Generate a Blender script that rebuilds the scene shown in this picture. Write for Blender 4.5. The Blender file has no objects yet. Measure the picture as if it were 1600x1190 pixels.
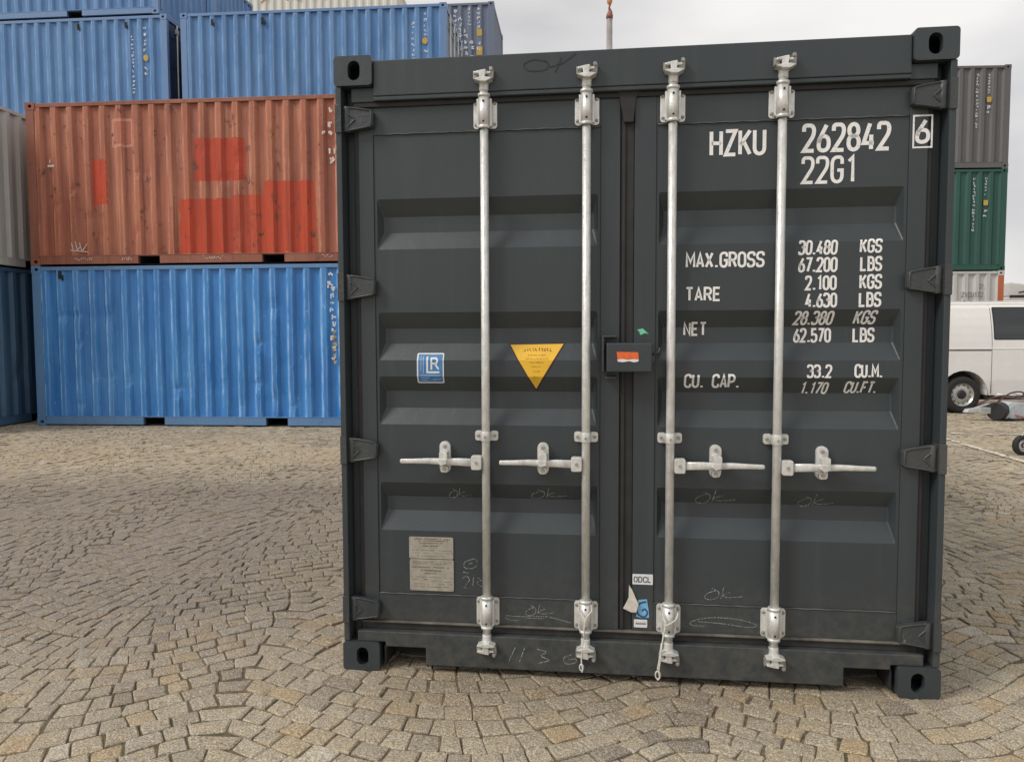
import bpy, bmesh, math, random
from mathutils import Vector, Matrix, noise
R = math.radians
random.seed(7)
sc = bpy.context.scene
COL = sc.collection

# ------------------------------------------------------------------ camera
CAM_H, PITCH, ROLL, F_PX = 1.439, 0.05922, -0.003528, 1196.2
fw = Vector((0, math.cos(PITCH), -math.sin(PITCH)))
up0 = Vector((0, math.sin(PITCH), math.cos(PITCH)))
rt0 = Vector((1, 0, 0))
rt = rt0 * math.cos(ROLL) + up0 * math.sin(ROLL)
up = up0 * math.cos(ROLL) - rt0 * math.sin(ROLL)
cd = bpy.data.cameras.new('camera')
cam = bpy.data.objects.new('camera', cd)
COL.objects.link(cam)
M = Matrix((rt, up, -fw)).transposed().to_4x4()
M.translation = Vector((0, 0, CAM_H))
cam.matrix_world = M
cd.sensor_width = 36
cd.lens = 36 * F_PX / 1600
cd.clip_start = 0.05
cd.clip_end = 3000
sc.camera = cam

# ------------------------------------------------------------------ sky, sun, exposure
SUN_EL, SUN_AZ = 44, 246         # azimuth measured clockwise from +Y: behind the camera, to its left
w = bpy.data.worlds.new('World')
sc.world = w
w.use_nodes = True
nt = w.node_tree
nt.nodes.clear()
out = nt.nodes.new('ShaderNodeOutputWorld')
bg = nt.nodes.new('ShaderNodeBackground')
bg.inputs['Strength'].default_value = 0.12
sky = nt.nodes.new('ShaderNodeTexSky')
sky.sky_type = 'NISHITA'
sky.sun_disc = False
sky.sun_elevation = R(SUN_EL)
sky.sun_rotation = R(SUN_AZ)
tc = nt.nodes.new('ShaderNodeTexCoord')
mp = nt.nodes.new('ShaderNodeMapping')
mp.inputs['Scale'].default_value = (1.2, 1.2, 3.5)
nz = nt.nodes.new('ShaderNodeTexNoise')
nz.inputs['Scale'].default_value = 2.2
nz.inputs['Detail'].default_value = 4
nz.inputs['Roughness'].default_value = 0.45
cr = nt.nodes.new('ShaderNodeValToRGB')
cr.color_ramp.elements[0].position = 0.32
cr.color_ramp.elements[0].color = (4.35, 4.25, 4.26, 1)
cr.color_ramp.elements[1].position = 0.62
cr.color_ramp.elements[1].color = (6.7, 6.5, 6.3, 1)
mx = nt.nodes.new('ShaderNodeMix')
mx.data_type = 'RGBA'
mx.inputs['Factor'].default_value = 0.93
nt.links.new(tc.outputs['Generated'], mp.inputs['Vector'])
nt.links.new(mp.outputs[0], nz.inputs['Vector'])
nt.links.new(nz.outputs['Fac'], cr.inputs['Fac'])
nt.links.new(sky.outputs[0], mx.inputs['A'])
nt.links.new(cr.outputs[0], mx.inputs['B'])
nt.links.new(mx.outputs['Result'], bg.inputs['Color'])
nt.links.new(bg.outputs[0], out.inputs[0])

sl = bpy.data.lights.new('sun', 'SUN')
sl.energy = 1.9
sl.angle = R(20)
sl.color = (1.0, 0.95, 0.88)
so = bpy.data.objects.new('sun', sl)
COL.objects.link(so)
az = R(SUN_AZ)
sdir = Vector((math.sin(az) * math.cos(R(SUN_EL)), math.cos(az) * math.cos(R(SUN_EL)), math.sin(R(SUN_EL))))
so.rotation_euler = sdir.to_track_quat('Z', 'Y').to_euler()
so.location = (-20, -20, 40)

sc.view_settings.view_transform = 'Standard'
sc.view_settings.look = 'None'
sc.view_settings.gamma = 1
sc.view_settings.exposure = 0.30
sc.view_settings.use_curve_mapping = False

# ------------------------------------------------------------------ material helpers
class NT:
    def __init__(s, name):
        s.m = bpy.data.materials.new(name)
        s.m.use_nodes = True
        s.t = s.m.node_tree
        s.b = s.t.nodes['Principled BSDF']
        s.tc = s.t.nodes.new('ShaderNodeTexCoord')
        s.obj = s.tc.outputs['Object']
    def n(s, kind, **kw):
        x = s.t.nodes.new(kind)
        for k, v in kw.items():
            setattr(x, k, v)
        return x
    def put(s, sock, v):
        if isinstance(v, bpy.types.NodeSocket):
            s.t.links.new(v, sock)
        elif isinstance(v, (tuple, list)) and len(v) == 3 and sock.type == 'RGBA':
            sock.default_value = (*v, 1)
        else:
            sock.default_value = v
    def noise(s, scale=5, detail=4, rough=0.55, sc3=(1, 1, 1), off=(0, 0, 0), vec=None):
        mp = s.n('ShaderNodeMapping')
        mp.inputs['Scale'].default_value = sc3
        mp.inputs['Location'].default_value = off
        s.put(mp.inputs['Vector'], vec or s.obj)
        x = s.n('ShaderNodeTexNoise')
        x.inputs['Scale'].default_value = scale
        x.inputs['Detail'].default_value = detail
        x.inputs['Roughness'].default_value = rough
        s.t.links.new(mp.outputs[0], x.inputs['Vector'])
        return x.outputs['Fac']
    def math(s, op, a, b=0.0, c=None, clamp=False):
        x = s.n('ShaderNodeMath', operation=op, use_clamp=clamp)
        s.put(x.inputs[0], a)
        s.put(x.inputs[1], b)
        if c is not None:
            s.put(x.inputs[2], c)
        return x.outputs[0]
    def step(s, v, lo, hi):
        x = s.n('ShaderNodeMapRange')
        s.put(x.inputs['Value'], v)
        x.inputs['From Min'].default_value = lo
        x.inputs['From Max'].default_value = hi
        return x.outputs[0]
    def mix(s, f, a, b, mode='MIX'):
        x = s.n('ShaderNodeMix', data_type='RGBA', blend_type=mode)
        s.put(x.inputs['Factor'], f)
        s.put(x.inputs['A'], a)
        s.put(x.inputs['B'], b)
        return x.outputs['Result']
    def sep(s, vec=None):
        x = s.n('ShaderNodeSeparateXYZ')
        s.put(x.inputs[0], vec or s.obj)
        return x.outputs
    def ramp(s, f, stops, interp='LINEAR'):
        x = s.n('ShaderNodeValToRGB')
        e = x.color_ramp.elements
        x.color_ramp.interpolation = interp
        while len(e) < len(stops):
            e.new(0.5)
        for i, (p, c) in enumerate(stops):
            e[i].position = p
            e[i].color = (*c, 1)
        s.put(x.inputs['Fac'], f)
        return x.outputs[0]
    def bump(s, h, strength=0.2, dist=0.01):
        x = s.n('ShaderNodeBump')
        x.inputs['Strength'].default_value = strength
        x.inputs['Distance'].default_value = dist
        s.put(x.inputs['Height'], h)
        s.t.links.new(x.outputs[0], s.b.inputs['Normal'])
    def box(s, x0, x1, z0, z1, wob=0.012):
        """mask of a rectangle painted on the thing (local x and z), with a wobbly brushed edge"""
        o = s.sep()
        nn = s.math('MULTIPLY', s.math('SUBTRACT', s.noise(9, 2), 0.5), wob * 4)
        x = s.math('ADD', o[0], nn)
        z = s.math('ADD', o[2], nn)
        a = s.math('MULTIPLY', s.math('GREATER_THAN', x, x0), s.math('LESS_THAN', x, x1))
        b = s.math('MULTIPLY', s.math('GREATER_THAN', z, z0), s.math('LESS_THAN', z, z1))
        return s.math('MULTIPLY', a, b)
    def done(s, color, rough=0.5, metal=0.0, spec=None):
        s.put(s.b.inputs['Base Color'], color)
        s.put(s.b.inputs['Roughness'], rough)
        s.put(s.b.inputs['Metallic'], metal)
        if spec is not None:
            s.b.inputs['Specular IOR Level'].default_value = spec
        return s.m

def scale3(c, k):
    return tuple(min(1, x * k) for x in c)

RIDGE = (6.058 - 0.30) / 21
def ridge_highlights(t, c, pale, trough_tone, k):
    """highlights painted into the colour along the outer edges of the corrugation, its troughs tinted darker"""
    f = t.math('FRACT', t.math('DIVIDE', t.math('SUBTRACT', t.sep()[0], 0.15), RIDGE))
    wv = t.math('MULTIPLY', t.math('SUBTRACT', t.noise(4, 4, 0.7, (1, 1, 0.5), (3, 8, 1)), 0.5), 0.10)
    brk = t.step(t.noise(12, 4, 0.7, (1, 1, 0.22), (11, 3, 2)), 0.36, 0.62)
    for at_, wd in ((0.0, 0.10), (1.0, 0.10), (0.28, 0.055)):  # pale broken lines painted in as highlights on the ridge edges
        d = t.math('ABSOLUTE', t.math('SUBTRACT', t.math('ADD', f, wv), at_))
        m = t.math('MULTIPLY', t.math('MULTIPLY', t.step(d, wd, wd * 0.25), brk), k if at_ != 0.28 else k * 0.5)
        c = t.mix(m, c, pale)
    d = t.math('ABSOLUTE', t.math('SUBTRACT', t.math('ADD', f, wv), 0.60))  # darker streaks in the troughs
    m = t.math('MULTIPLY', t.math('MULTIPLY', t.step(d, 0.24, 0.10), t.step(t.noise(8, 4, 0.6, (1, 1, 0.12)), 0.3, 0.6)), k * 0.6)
    return t.mix(m, c, trough_tone)

def paint(name, color, rough=0.45, worn=0.3, rust=0.0, fade=None, bump=0.15, bare=None, ridge=None):
    """old container paint: streaks, chalky fading, scuffs and rust"""
    t = NT(name)
    big = t.noise(1.3, 4, 0.6, (1, 1, 0.45))
    streak = t.noise(14, 3, 0.6, (1.0, 1.0, 0.06))
    fine = t.noise(60, 3, 0.6)
    fd = fade or scale3(color, 1.35)
    c = t.mix(t.math('MULTIPLY', t.step(big, 0.35, 0.7), worn), color, fd)
    c = t.mix(t.math('MULTIPLY', t.step(streak, 0.5, 0.75), worn * 0.7), c, scale3(color, 0.68))
    c = t.mix(t.math('MULTIPLY', t.step(fine, 0.55, 0.8), worn * 0.35), c, fd)
    sc1 = t.noise(22, 5, 0.7, (1, 1, 0.35), (3, 1, 7))
    c = t.mix(t.math('MULTIPLY', t.step(sc1, 0.66, 0.7), min(1, worn * 1.6)), c, bare or scale3(fd, 1.7))
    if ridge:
        c = ridge_highlights(t, c, ridge[0], ridge[1], ridge[2])
    if rust:
        rn = t.noise(7, 6, 0.75, (1, 1, 0.6), (9, 2, 5))
        c = t.mix(t.math('MULTIPLY', t.step(rn, 0.62 - 0.1 * rust, 0.70), min(1, rust)), c, (0.11, 0.045, 0.022))
    t.bump(t.math('ADD', t.math('MULTIPLY', big, 2.0), t.math('MULTIPLY', fine, 0.15)), bump, 0.02)
    r = t.math('ADD', t.math('MULTIPLY', fine, 0.18), rough - 0.08)
    return t.done(c, r)

def plain(name, color, rough=0.5, metal=0.0, var=0.15, scale=30):
    t = NT(name)
    n = t.noise(scale, 4, 0.6)
    c = t.mix(t.step(n, 0.35, 0.7), scale3(color, 1 - var), scale3(color, 1 + var))
    t.bump(n, 0.08, 0.004)
    return t.done(c, t.math('ADD', t.math('MULTIPLY', n, 0.2), rough - 0.1), metal)

# ------------------------------------------------------------------ mesh helpers
def newbm():
    return bmesh.new()

def add_box(bm, x0, x1, y0, y1, z0, z1):
    v = [bm.verts.new(p) for p in ((x0, y0, z0), (x1, y0, z0), (x1, y1, z0), (x0, y1, z0), (x0, y0, z1), (x1, y0, z1), (x1, y1, z1), (x0, y1, z1))]
    for f in ((0, 3, 2, 1), (4, 5, 6, 7), (0, 1, 5, 4), (1, 2, 6, 5), (2, 3, 7, 6), (3, 0, 4, 7)):
        bm.faces.new([v[i] for i in f])
    return v

def add_tube(bm, pts, rad, n=12, cap=True, smooth=True):
    """tube along points; rad a number or a list"""
    pts = [Vector(p) for p in pts]
    rings = []
    prev = None
    for i, p in enumerate(pts):
        d = (pts[min(i + 1, len(pts) - 1)] - pts[max(i - 1, 0)]).normalized()
        if prev is None:
            a = Vector((0, 0, 1)) if abs(d.z) < 0.9 else Vector((1, 0, 0))
            u = d.cross(a).normalized()
        else:
            u = (prev - d * prev.dot(d)).normalized()
        prev = u
        vv = d.cross(u)
        r = rad[i] if isinstance(rad, (list, tuple)) else rad
        rings.append([bm.verts.new(p + (u * math.cos(2 * math.pi * k / n) + vv * math.sin(2 * math.pi * k / n)) * r) for k in range(n)])
    for a, b in zip(rings, rings[1:]):
        for k in range(n):
            f = bm.faces.new((a[k], a[(k + 1) % n], b[(k + 1) % n], b[k]))
            f.smooth = smooth
    if cap:
        bm.faces.new(rings[0][::-1])
        bm.faces.new(rings[-1])
    return rings

def add_prism(bm, poly, y0, y1, axis='y'):
    """polygon of (x, z) extruded from y0 (front) to y1"""
    def P(a, b, d):
        return (a, d, b) if axis == 'y' else ((d, a, b) if axis == 'x' else (a, b, d))
    f = [bm.verts.new(P(a, b, y0)) for a, b in poly]
    g = [bm.verts.new(P(a, b, y1)) for a, b in poly]
    bm.faces.new(f)
    bm.faces.new(g[::-1])
    n = len(poly)
    for i in range(n):
        bm.faces.new((f[i], g[i], g[(i + 1) % n], f[(i + 1) % n]))

def rrect(x0, x1, z0, z1, r, n=3):
    P = []
    for cx, cz, a in ((x1 - r, z1 - r, 0), (x0 + r, z1 - r, 90), (x0 + r, z0 + r, 180), (x1 - r, z0 + r, 270)):
        for k in range(n + 1):
            t = R(a + 90 * k / n)
            P.append((cx + r * math.cos(t), cz + r * math.sin(t)))
    return P

def link_each(name, bm, mat, parent=None, bevel=0, segs=2):
    """every loose piece of the mesh becomes an object of its own"""
    bmesh.ops.recalc_face_normals(bm, faces=bm.faces)
    todo = set(bm.verts)
    outp = []
    while todo:
        st = [todo.pop()]
        comp = [st[0]]
        while st:
            v = st.pop()
            for e in v.link_edges:
                u = e.other_vert(v)
                if u in todo:
                    todo.discard(u)
                    st.append(u)
                    comp.append(u)
        nb = bmesh.new()
        mp_ = {v: nb.verts.new(v.co) for v in comp}
        for f in {f for v in comp for f in v.link_faces}:
            g = nb.faces.new([mp_[v] for v in f.verts])
            g.smooth = f.smooth
        outp.append(link(name, nb, mat, parent, bevel, recalc=False, segs=segs))
    bm.free()
    return outp

def link(name, bm, mat, parent=None, bevel=0, smooth=False, recalc=True, segs=2):
    if recalc:
        bmesh.ops.recalc_face_normals(bm, faces=bm.faces)
    me = bpy.data.meshes.new(name)
    if smooth:
        for f in bm.faces:
            f.smooth = True
    bm.to_mesh(me)
    bm.free()
    for m_ in (mat if isinstance(mat, (list, tuple)) else [mat]):
        me.materials.append(m_)
    o = bpy.data.objects.new(name, me)
    COL.objects.link(o)
    if parent is not None:
        o.parent = parent
    if bevel:
        b = o.modifiers.new('edge', 'BEVEL')
        b.width = bevel
        b.segments = segs
        b.limit_method = 'ANGLE'
        b.angle_limit = R(40)
    return o

def thing(name, label, cat, loc=(0, 0, 0), rz=0, group=None):
    o = bpy.data.objects.new(name, None)
    o.empty_display_size = 0.1
    COL.objects.link(o)
    o.location = loc
    o.rotation_euler = (0, 0, rz)
    return tag(o, label, cat, group)

def print_of(o):
    """many small printed or drawn strokes, too small to pick apart"""
    o['kind'] = 'stuff'
    return o

def tag(o, label=None, cat=None, group=None, kind=None):
    for k, v in (('label', label), ('category', cat), ('group', group), ('kind', kind)):
        if v:
            o[k] = v
    return o

def ink_mesh(bm, poly, wd, y=0.0, closed=False):
    """a flat ribbon along a polyline of (x, z), lying at depth y: painted or drawn strokes"""
    P = [Vector((a, b)) for a, b in poly]
    Q = [P[0]]
    for p in P[1:]:
        if (p - Q[-1]).length > 1e-5:
            Q.append(p)
    P = Q
    if closed and (P[0] - P[-1]).length < 1e-5:
        P.pop()
    n = len(P)
    if n < 2:
        return
    L, Rr = [], []
    for i in range(n):
        if closed:
            a, b = P[i] - P[i - 1], P[(i + 1) % n] - P[i]
        else:
            a = P[i] - P[i - 1] if i > 0 else P[1] - P[0]
            b = P[i + 1] - P[i] if i < n - 1 else a
        a = a.normalized()
        b = b.normalized()
        na, nb = Vector((-a.y, a.x)), Vector((-b.y, b.x))
        m_ = (na + nb)
        m_ = na if m_.length < 1e-4 else m_.normalized()
        k = wd / 2 / max(0.5, m_.dot(na))
        L.append(bm.verts.new((P[i].x + m_.x * k, y, P[i].y + m_.y * k)))
        Rr.append(bm.verts.new((P[i].x - m_.x * k, y, P[i].y - m_.y * k)))
    for i in range(n if closed else n - 1):
        j = (i + 1) % n
        bm.faces.new((L[i], Rr[i], Rr[j], L[j]))

def smooth_poly(pts, closed=False):
    """round the corners that carry a radius: (x, z) sharp or (x, z, r)"""
    n = len(pts)
    outp = []
    for i, p in enumerate(pts):
        if len(p) == 2 or (not closed and i in (0, n - 1)):
            outp.append((p[0], p[1]))
            continue
        P0, P1, P2 = Vector(pts[i - 1][:2]), Vector(p[:2]), Vector(pts[(i + 1) % n][:2])
        u, v = P0 - P1, P2 - P1
        r = min(p[2], u.length * 0.5, v.length * 0.5)
        a, b = P1 + u.normalized() * r, P1 + v.normalized() * r
        for k in range(6):
            t = k / 5
            q = a * (1 - t) ** 2 + P1 * (2 * t * (1 - t) * 0.82) + (a + b) * (t * (1 - t) * 0.18) + b * t ** 2
            outp.append((q.x, q.y))
    return outp

r_ = 0.24
GL = {  # strokes: (closed, points), glyph 0.5 wide and 1 high (centre lines)
 'H': [(0, [(0, 0), (0, 1)]), (0, [(.5, 0), (.5, 1)]), (0, [(0, .5), (.5, .5)])],
 'Z': [(0, [(0, 1), (.5, 1), (0, 0), (.5, 0)])],
 'K': [(0, [(0, 0), (0, 1)]), (0, [(.5, 1), (.02, .40)]), (0, [(.17, .56), (.5, 0)])],
 'U': [(0, [(0, 1), (0, 0, r_), (.5, 0, r_), (.5, 1)])],
 'G': [(0, [(.5, .72), (.5, 1, r_), (0, 1, r_), (0, 0, r_), (.5, 0, r_), (.5, .47), (.26, .47)])],
 'M': [(0, [(0, 0), (0, 1), (.3, .35), (.6, 1), (.6, 0)])],
 'A': [(0, [(0, 0), (.25, 1), (.5, 0)]), (0, [(.08, .28), (.42, .28)])],
 'X': [(0, [(0, 0), (.5, 1)]), (0, [(0, 1), (.5, 0)])],
 'R': [(0, [(0, 0), (0, 1), (.5, 1, r_), (.5, .48, r_), (0, .48)]), (0, [(.27, .48), (.5, 0)])],
 'P': [(0, [(0, 0), (0, 1), (.5, 1, r_), (.5, .45, r_), (0, .45)])],
 'B': [(1, [(0, 0), (0, 1), (.46, 1, r_), (.46, .53), (.5, .5), (.5, 0, r_)]), (0, [(0, .53), (.44, .53)])],
 'D': [(1, [(0, 0), (0, 1), (.5, 1, r_), (.5, 0, r_)])],
 'O': [(1, [(0, 0, r_), (0, 1, r_), (.5, 1, r_), (.5, 0, r_)])],
 'S': [(0, [(.5, .76), (.5, 1, r_), (0, 1, r_), (0, .53, .2), (.5, .47, .2), (.5, 0, r_), (0, 0, r_), (0, .24)])],
 'T': [(0, [(0, 1), (.5, 1)]), (0, [(.25, 1), (.25, 0)])],
 'E': [(0, [(.46, 1), (0, 1), (0, 0), (.46, 0)]), (0, [(0, .5), (.4, .5)])],
 'F': [(0, [(.46, 1), (0, 1), (0, 0)]), (0, [(0, .5), (.4, .5)])],
 'N': [(0, [(0, 0), (0, 1), (.5, 0), (.5, 1)])],
 'I': [(0, [(.25, 0), (.25, 1)])],
 'L': [(0, [(0, 1), (0, 0), (.46, 0)])],
 'C': [(0, [(.5, .74), (.5, 1, r_), (0, 1, r_), (0, 0, r_), (.5, 0, r_), (.5, .26)])],
 '2': [(0, [(0, .76), (0, 1, r_), (.5, 1, r_), (.5, .62, .15), (0, 0), (.5, 0)])],
 '6': [(0, [(.38, 1), (0, .38, .2), (0, 0, r_), (.5, 0, r_), (.5, .56, r_), (.06, .56, .2), (0, .3)])],
 '8': [(1, [(.03, .53, .2), (.03, 1, r_), (.47, 1, r_), (.47, .53, .2)]), (1, [(0, 0, r_), (0, .53, .2), (.5, .53, .2), (.5, 0, r_)])],
 '4': [(0, [(.3, 1), (0, .24), (.5, .24)]), (0, [(.37, .56), (.37, 0)])],
 '1': [(0, [(.1, .82), (.3, 1), (.3, 0)])],
 '3': [(0, [(0, .8), (0, 1, r_), (.5, 1, r_), (.5, .54, .2), (.2, .54)]), (0, [(.2, .54), (.5, .52, .2), (.5, 0, r_), (0, 0, r_), (0, .2)])],
 '0': [(1, [(0, 0, r_), (0, 1, r_), (.5, 1, r_), (.5, 0, r_)])],
 '7': [(0, [(0, 1), (.5, 1), (.16, 0)])],
 '5': [(0, [(.48, 1), (.04, 1), (.04, .56), (.5, .6, .2), (.5, 0, r_), (0, 0, r_), (0, .2)])],
 '.': [(0, [(.1, -.03), (.1, .11)])],
}
def write(bm, text, x0, x1, z0, z1, wt=0.13, slant=0.0, y=0.0):
    """lettering that fills the box x0..x1, z0..z1"""
    adv, xs = 0.0, []
    for ch in text:
        wd = {'.': 0.2, ' ': 0.45, 'M': 0.6, '1': 0.42}.get(ch, 0.5)
        xs.append(adv)
        adv += wd + 0.24
    adv -= 0.24
    h = (z1 - z0)
    st = wt * h
    hh = h - st
    kx = (x1 - x0 - st) / adv
    for ch, a in zip(text, xs):
        for closed, pts in GL.get(ch, []):
            pl = smooth_poly(pts, bool(closed))
            pl = [(x0 + st / 2 + (a + px) * kx + slant * pz * hh, z0 + st / 2 + pz * hh) for px, pz in pl]
            ink_mesh(bm, pl, st * (1.1 if ch == '.' else 1), y, bool(closed))

# ------------------------------------------------------------------ the paving: segmental arcs of granite setts
def stone_mat():
    t = NT('granite_setts')
    at = t.n('ShaderNodeAttribute', attribute_name='tint')
    tint = at.outputs['Fac']
    geo = t.n('ShaderNodeNewGeometry')
    pos = geo.outputs['Position']
    base = t.ramp(tint, [(0.0, (0.218, 0.194, 0.163)), (0.16, (0.376, 0.330, 0.245)), (0.34, (0.475, 0.417, 0.305)), (0.52, (0.554, 0.490, 0.361)),
                         (0.66, (0.446, 0.393, 0.288)), (0.78, (0.525, 0.436, 0.284)), (0.86, (0.515, 0.378, 0.198)), (0.91, (0.416, 0.369, 0.301)), (1.0, (0.653, 0.601, 0.473))])
    o = t.sep(pos)
    # worn, traffic-polished and damp patches with shapes of their own
    big = t.noise(0.42, 3, 0.55, (0.55, 1, 1), (2.1, 0.4, 0), pos)
    warm = t.noise(0.5, 4, 0.6, (0.5, 1, 1), (7.7, 3.3, 0), pos)
    spk = t.noise(170, 4, 0.8, vec=pos)
    spk2 = t.noise(70, 4, 0.75, vec=pos, off=(4, 4, 4))
    mid = t.noise(20, 4, 0.65, vec=pos)
    c = t.mix(t.math('MULTIPLY', t.step(warm, 0.5, 0.7), 0.25), base, (0.46, 0.36, 0.22))
    # the damp belt across the yard
    belt = t.math('SUBTRACT', 1.0, t.math('ABSOLUTE', t.math('DIVIDE', t.math('SUBTRACT', t.math('ADD', o[1], t.math('MULTIPLY', big, 1.6)), 6.3), 3.0)), clamp=True)
    belt = t.math('MULTIPLY', t.step(belt, 0.0, 0.5), t.step(t.math('ADD', o[0], t.math('MULTIPLY', big, 2.0)), 1.8, -0.9))
    c = t.mix(t.math('MULTIPLY', belt, 0.86), c, (0.165, 0.140, 0.125))
    c = t.mix(t.math('MULTIPLY', t.step(big, 0.5, 0.72), 0.32), c, (0.21, 0.18, 0.155))
    yb = t.math('MULTIPLY', t.step(o[1], 8.0, 9.2), t.math('MULTIPLY', t.step(o[1], 11.8, 10.2), t.step(o[0], -0.5, -2.0)))
    c = t.mix(t.math('MULTIPLY', yb, t.math('MULTIPLY', t.step(warm, 0.36, 0.6), 0.45)), c, (0.52, 0.40, 0.235))
    # a wetter, oily drag mark across the damp belt
    ln = t.math('SUBTRACT', o[1], t.math('ADD', t.math('MULTIPLY', o[0], -0.12), 6.75))
    ln = t.step(t.math('ADD', t.math('ABSOLUTE', ln), t.math('MULTIPLY', mid, 0.5)), 0.75, 0.25)
    ln = t.math('MULTIPLY', ln, t.math('MULTIPLY', t.step(o[0], -4.2, -2.8), t.step(o[0], 0.5, -0.8)))
    c = t.mix(t.math('MULTIPLY', ln, 0.42), c, (0.085, 0.07, 0.06))
    ln2 = t.math('SUBTRACT', o[1], t.math('ADD', t.math('MULTIPLY', o[0], 0.10), 8.55))
    ln2 = t.math('MULTIPLY', t.step(t.math('ADD', t.math('ABSOLUTE', ln2), t.math('MULTIPLY', mid, 0.5)), 0.65, 0.25), t.step(o[0], -3.2, -2.0))
    c = t.mix(t.math('MULTIPLY', ln2, 0.35), c, (0.10, 0.08, 0.065))
    # dirt and moss washed along the foot of the container
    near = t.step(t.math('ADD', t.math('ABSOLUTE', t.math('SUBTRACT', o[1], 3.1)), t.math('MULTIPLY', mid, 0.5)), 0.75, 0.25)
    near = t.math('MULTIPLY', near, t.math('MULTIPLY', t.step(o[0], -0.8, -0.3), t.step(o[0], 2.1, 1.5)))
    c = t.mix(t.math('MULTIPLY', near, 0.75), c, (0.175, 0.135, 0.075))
    c = t.mix(t.math('MULTIPLY', t.step(mid, 0.40, 0.72), 0.55), c, t.mix(0.6, c, (0.24, 0.18, 0.12)))
    c = t.mix(t.math('MULTIPLY', t.step(t.noise(13, 4, 0.7, vec=pos, off=(1, 7, 0)), 0.50, 0.70), 0.5), c, (0.52, 0.36, 0.17))
    c = t.mix(t.math('MULTIPLY', t.step(spk, 0.52, 0.62), 0.7), c, (0.76, 0.71, 0.62))
    c = t.mix(t.math('MULTIPLY', t.step(spk, 0.50, 0.40), 0.85), c, (0.12, 0.095, 0.075))
    c = t.mix(t.math('MULTIPLY', t.step(spk2, 0.52, 0.40), 0.40), c, (0.19, 0.15, 0.115))
    t.bump(t.math('ADD', t.math('MULTIPLY', mid, 1.4), t.math('ADD', t.math('MULTIPLY', spk2, 0.7), t.math('MULTIPLY', spk, 0.3))), 0.85, 0.010)
    return t.done(c, t.math('SUBTRACT', 0.86, t.math('MULTIPLY', belt, 0.22)), 0, 0.35)

def ground_mat():
    t = NT('sand_joints')
    pos = t.n('ShaderNodeNewGeometry').outputs['Position']
    n1 = t.noise(30, 5, 0.7, vec=pos)
    n2 = t.noise(0.8, 3, 0.6, vec=pos)
    c = t.mix(t.step(n1, 0.35, 0.7), (0.06, 0.046, 0.032), (0.16, 0.125, 0.085))
    c = t.mix(t.math('MULTIPLY', t.step(n2, 0.5, 0.7), 0.5), c, (0.075, 0.08, 0.04))
    # beyond the modelled stones the same paving is too far away to tell the stones apart
    o = t.sep(pos)
    v = t.n('ShaderNodeTexVoronoi')
    v.inputs['Scale'].default_value = 8.5
    t.put(v.inputs['Vector'], pos)
    fc = t.ramp(t.sep(v.outputs['Color'])[0], [(0, (0.25, 0.21, 0.175)), (0.5, (0.36, 0.31, 0.25)), (1, (0.44, 0.37, 0.27))])
    far = t.math('MAXIMUM', t.math('GREATER_THAN', o[1], 15.3), t.math('MAXIMUM', t.math('GREATER_THAN', t.math('ABSOLUTE', o[0]), 13.1), t.math('LESS_THAN', o[1], 0.6)))
    c = t.mix(far, c, fc)
    t.bump(n1, 0.6, 0.01)
    return t.done(c, 0.95, 0, 0.2)

M_STONE = stone_mat()
bm = newbm()
bmesh.ops.create_grid(bm, x_segments=2, y_segments=2, size=1200)
for v in bm.verts:
    v.co.z = -0.0085
tag(link('ground', bm, ground_mat()), kind='structure')

rnd = random.Random(11)
MX0, MY0, MYAW = -0.734, 3.2391, -0.12219          # front left foot of the dark container
mcx, mcy = math.cos(MYAW), math.sin(MYAW)
def in_main(x, y):
    u = (x - MX0) * mcx + (y - MY0) * mcy
    v = -(x - MX0) * mcy + (y - MY0) * mcx
    return -0.0 < u < 2.44 and v > 0.5 and v < 6.05

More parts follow.
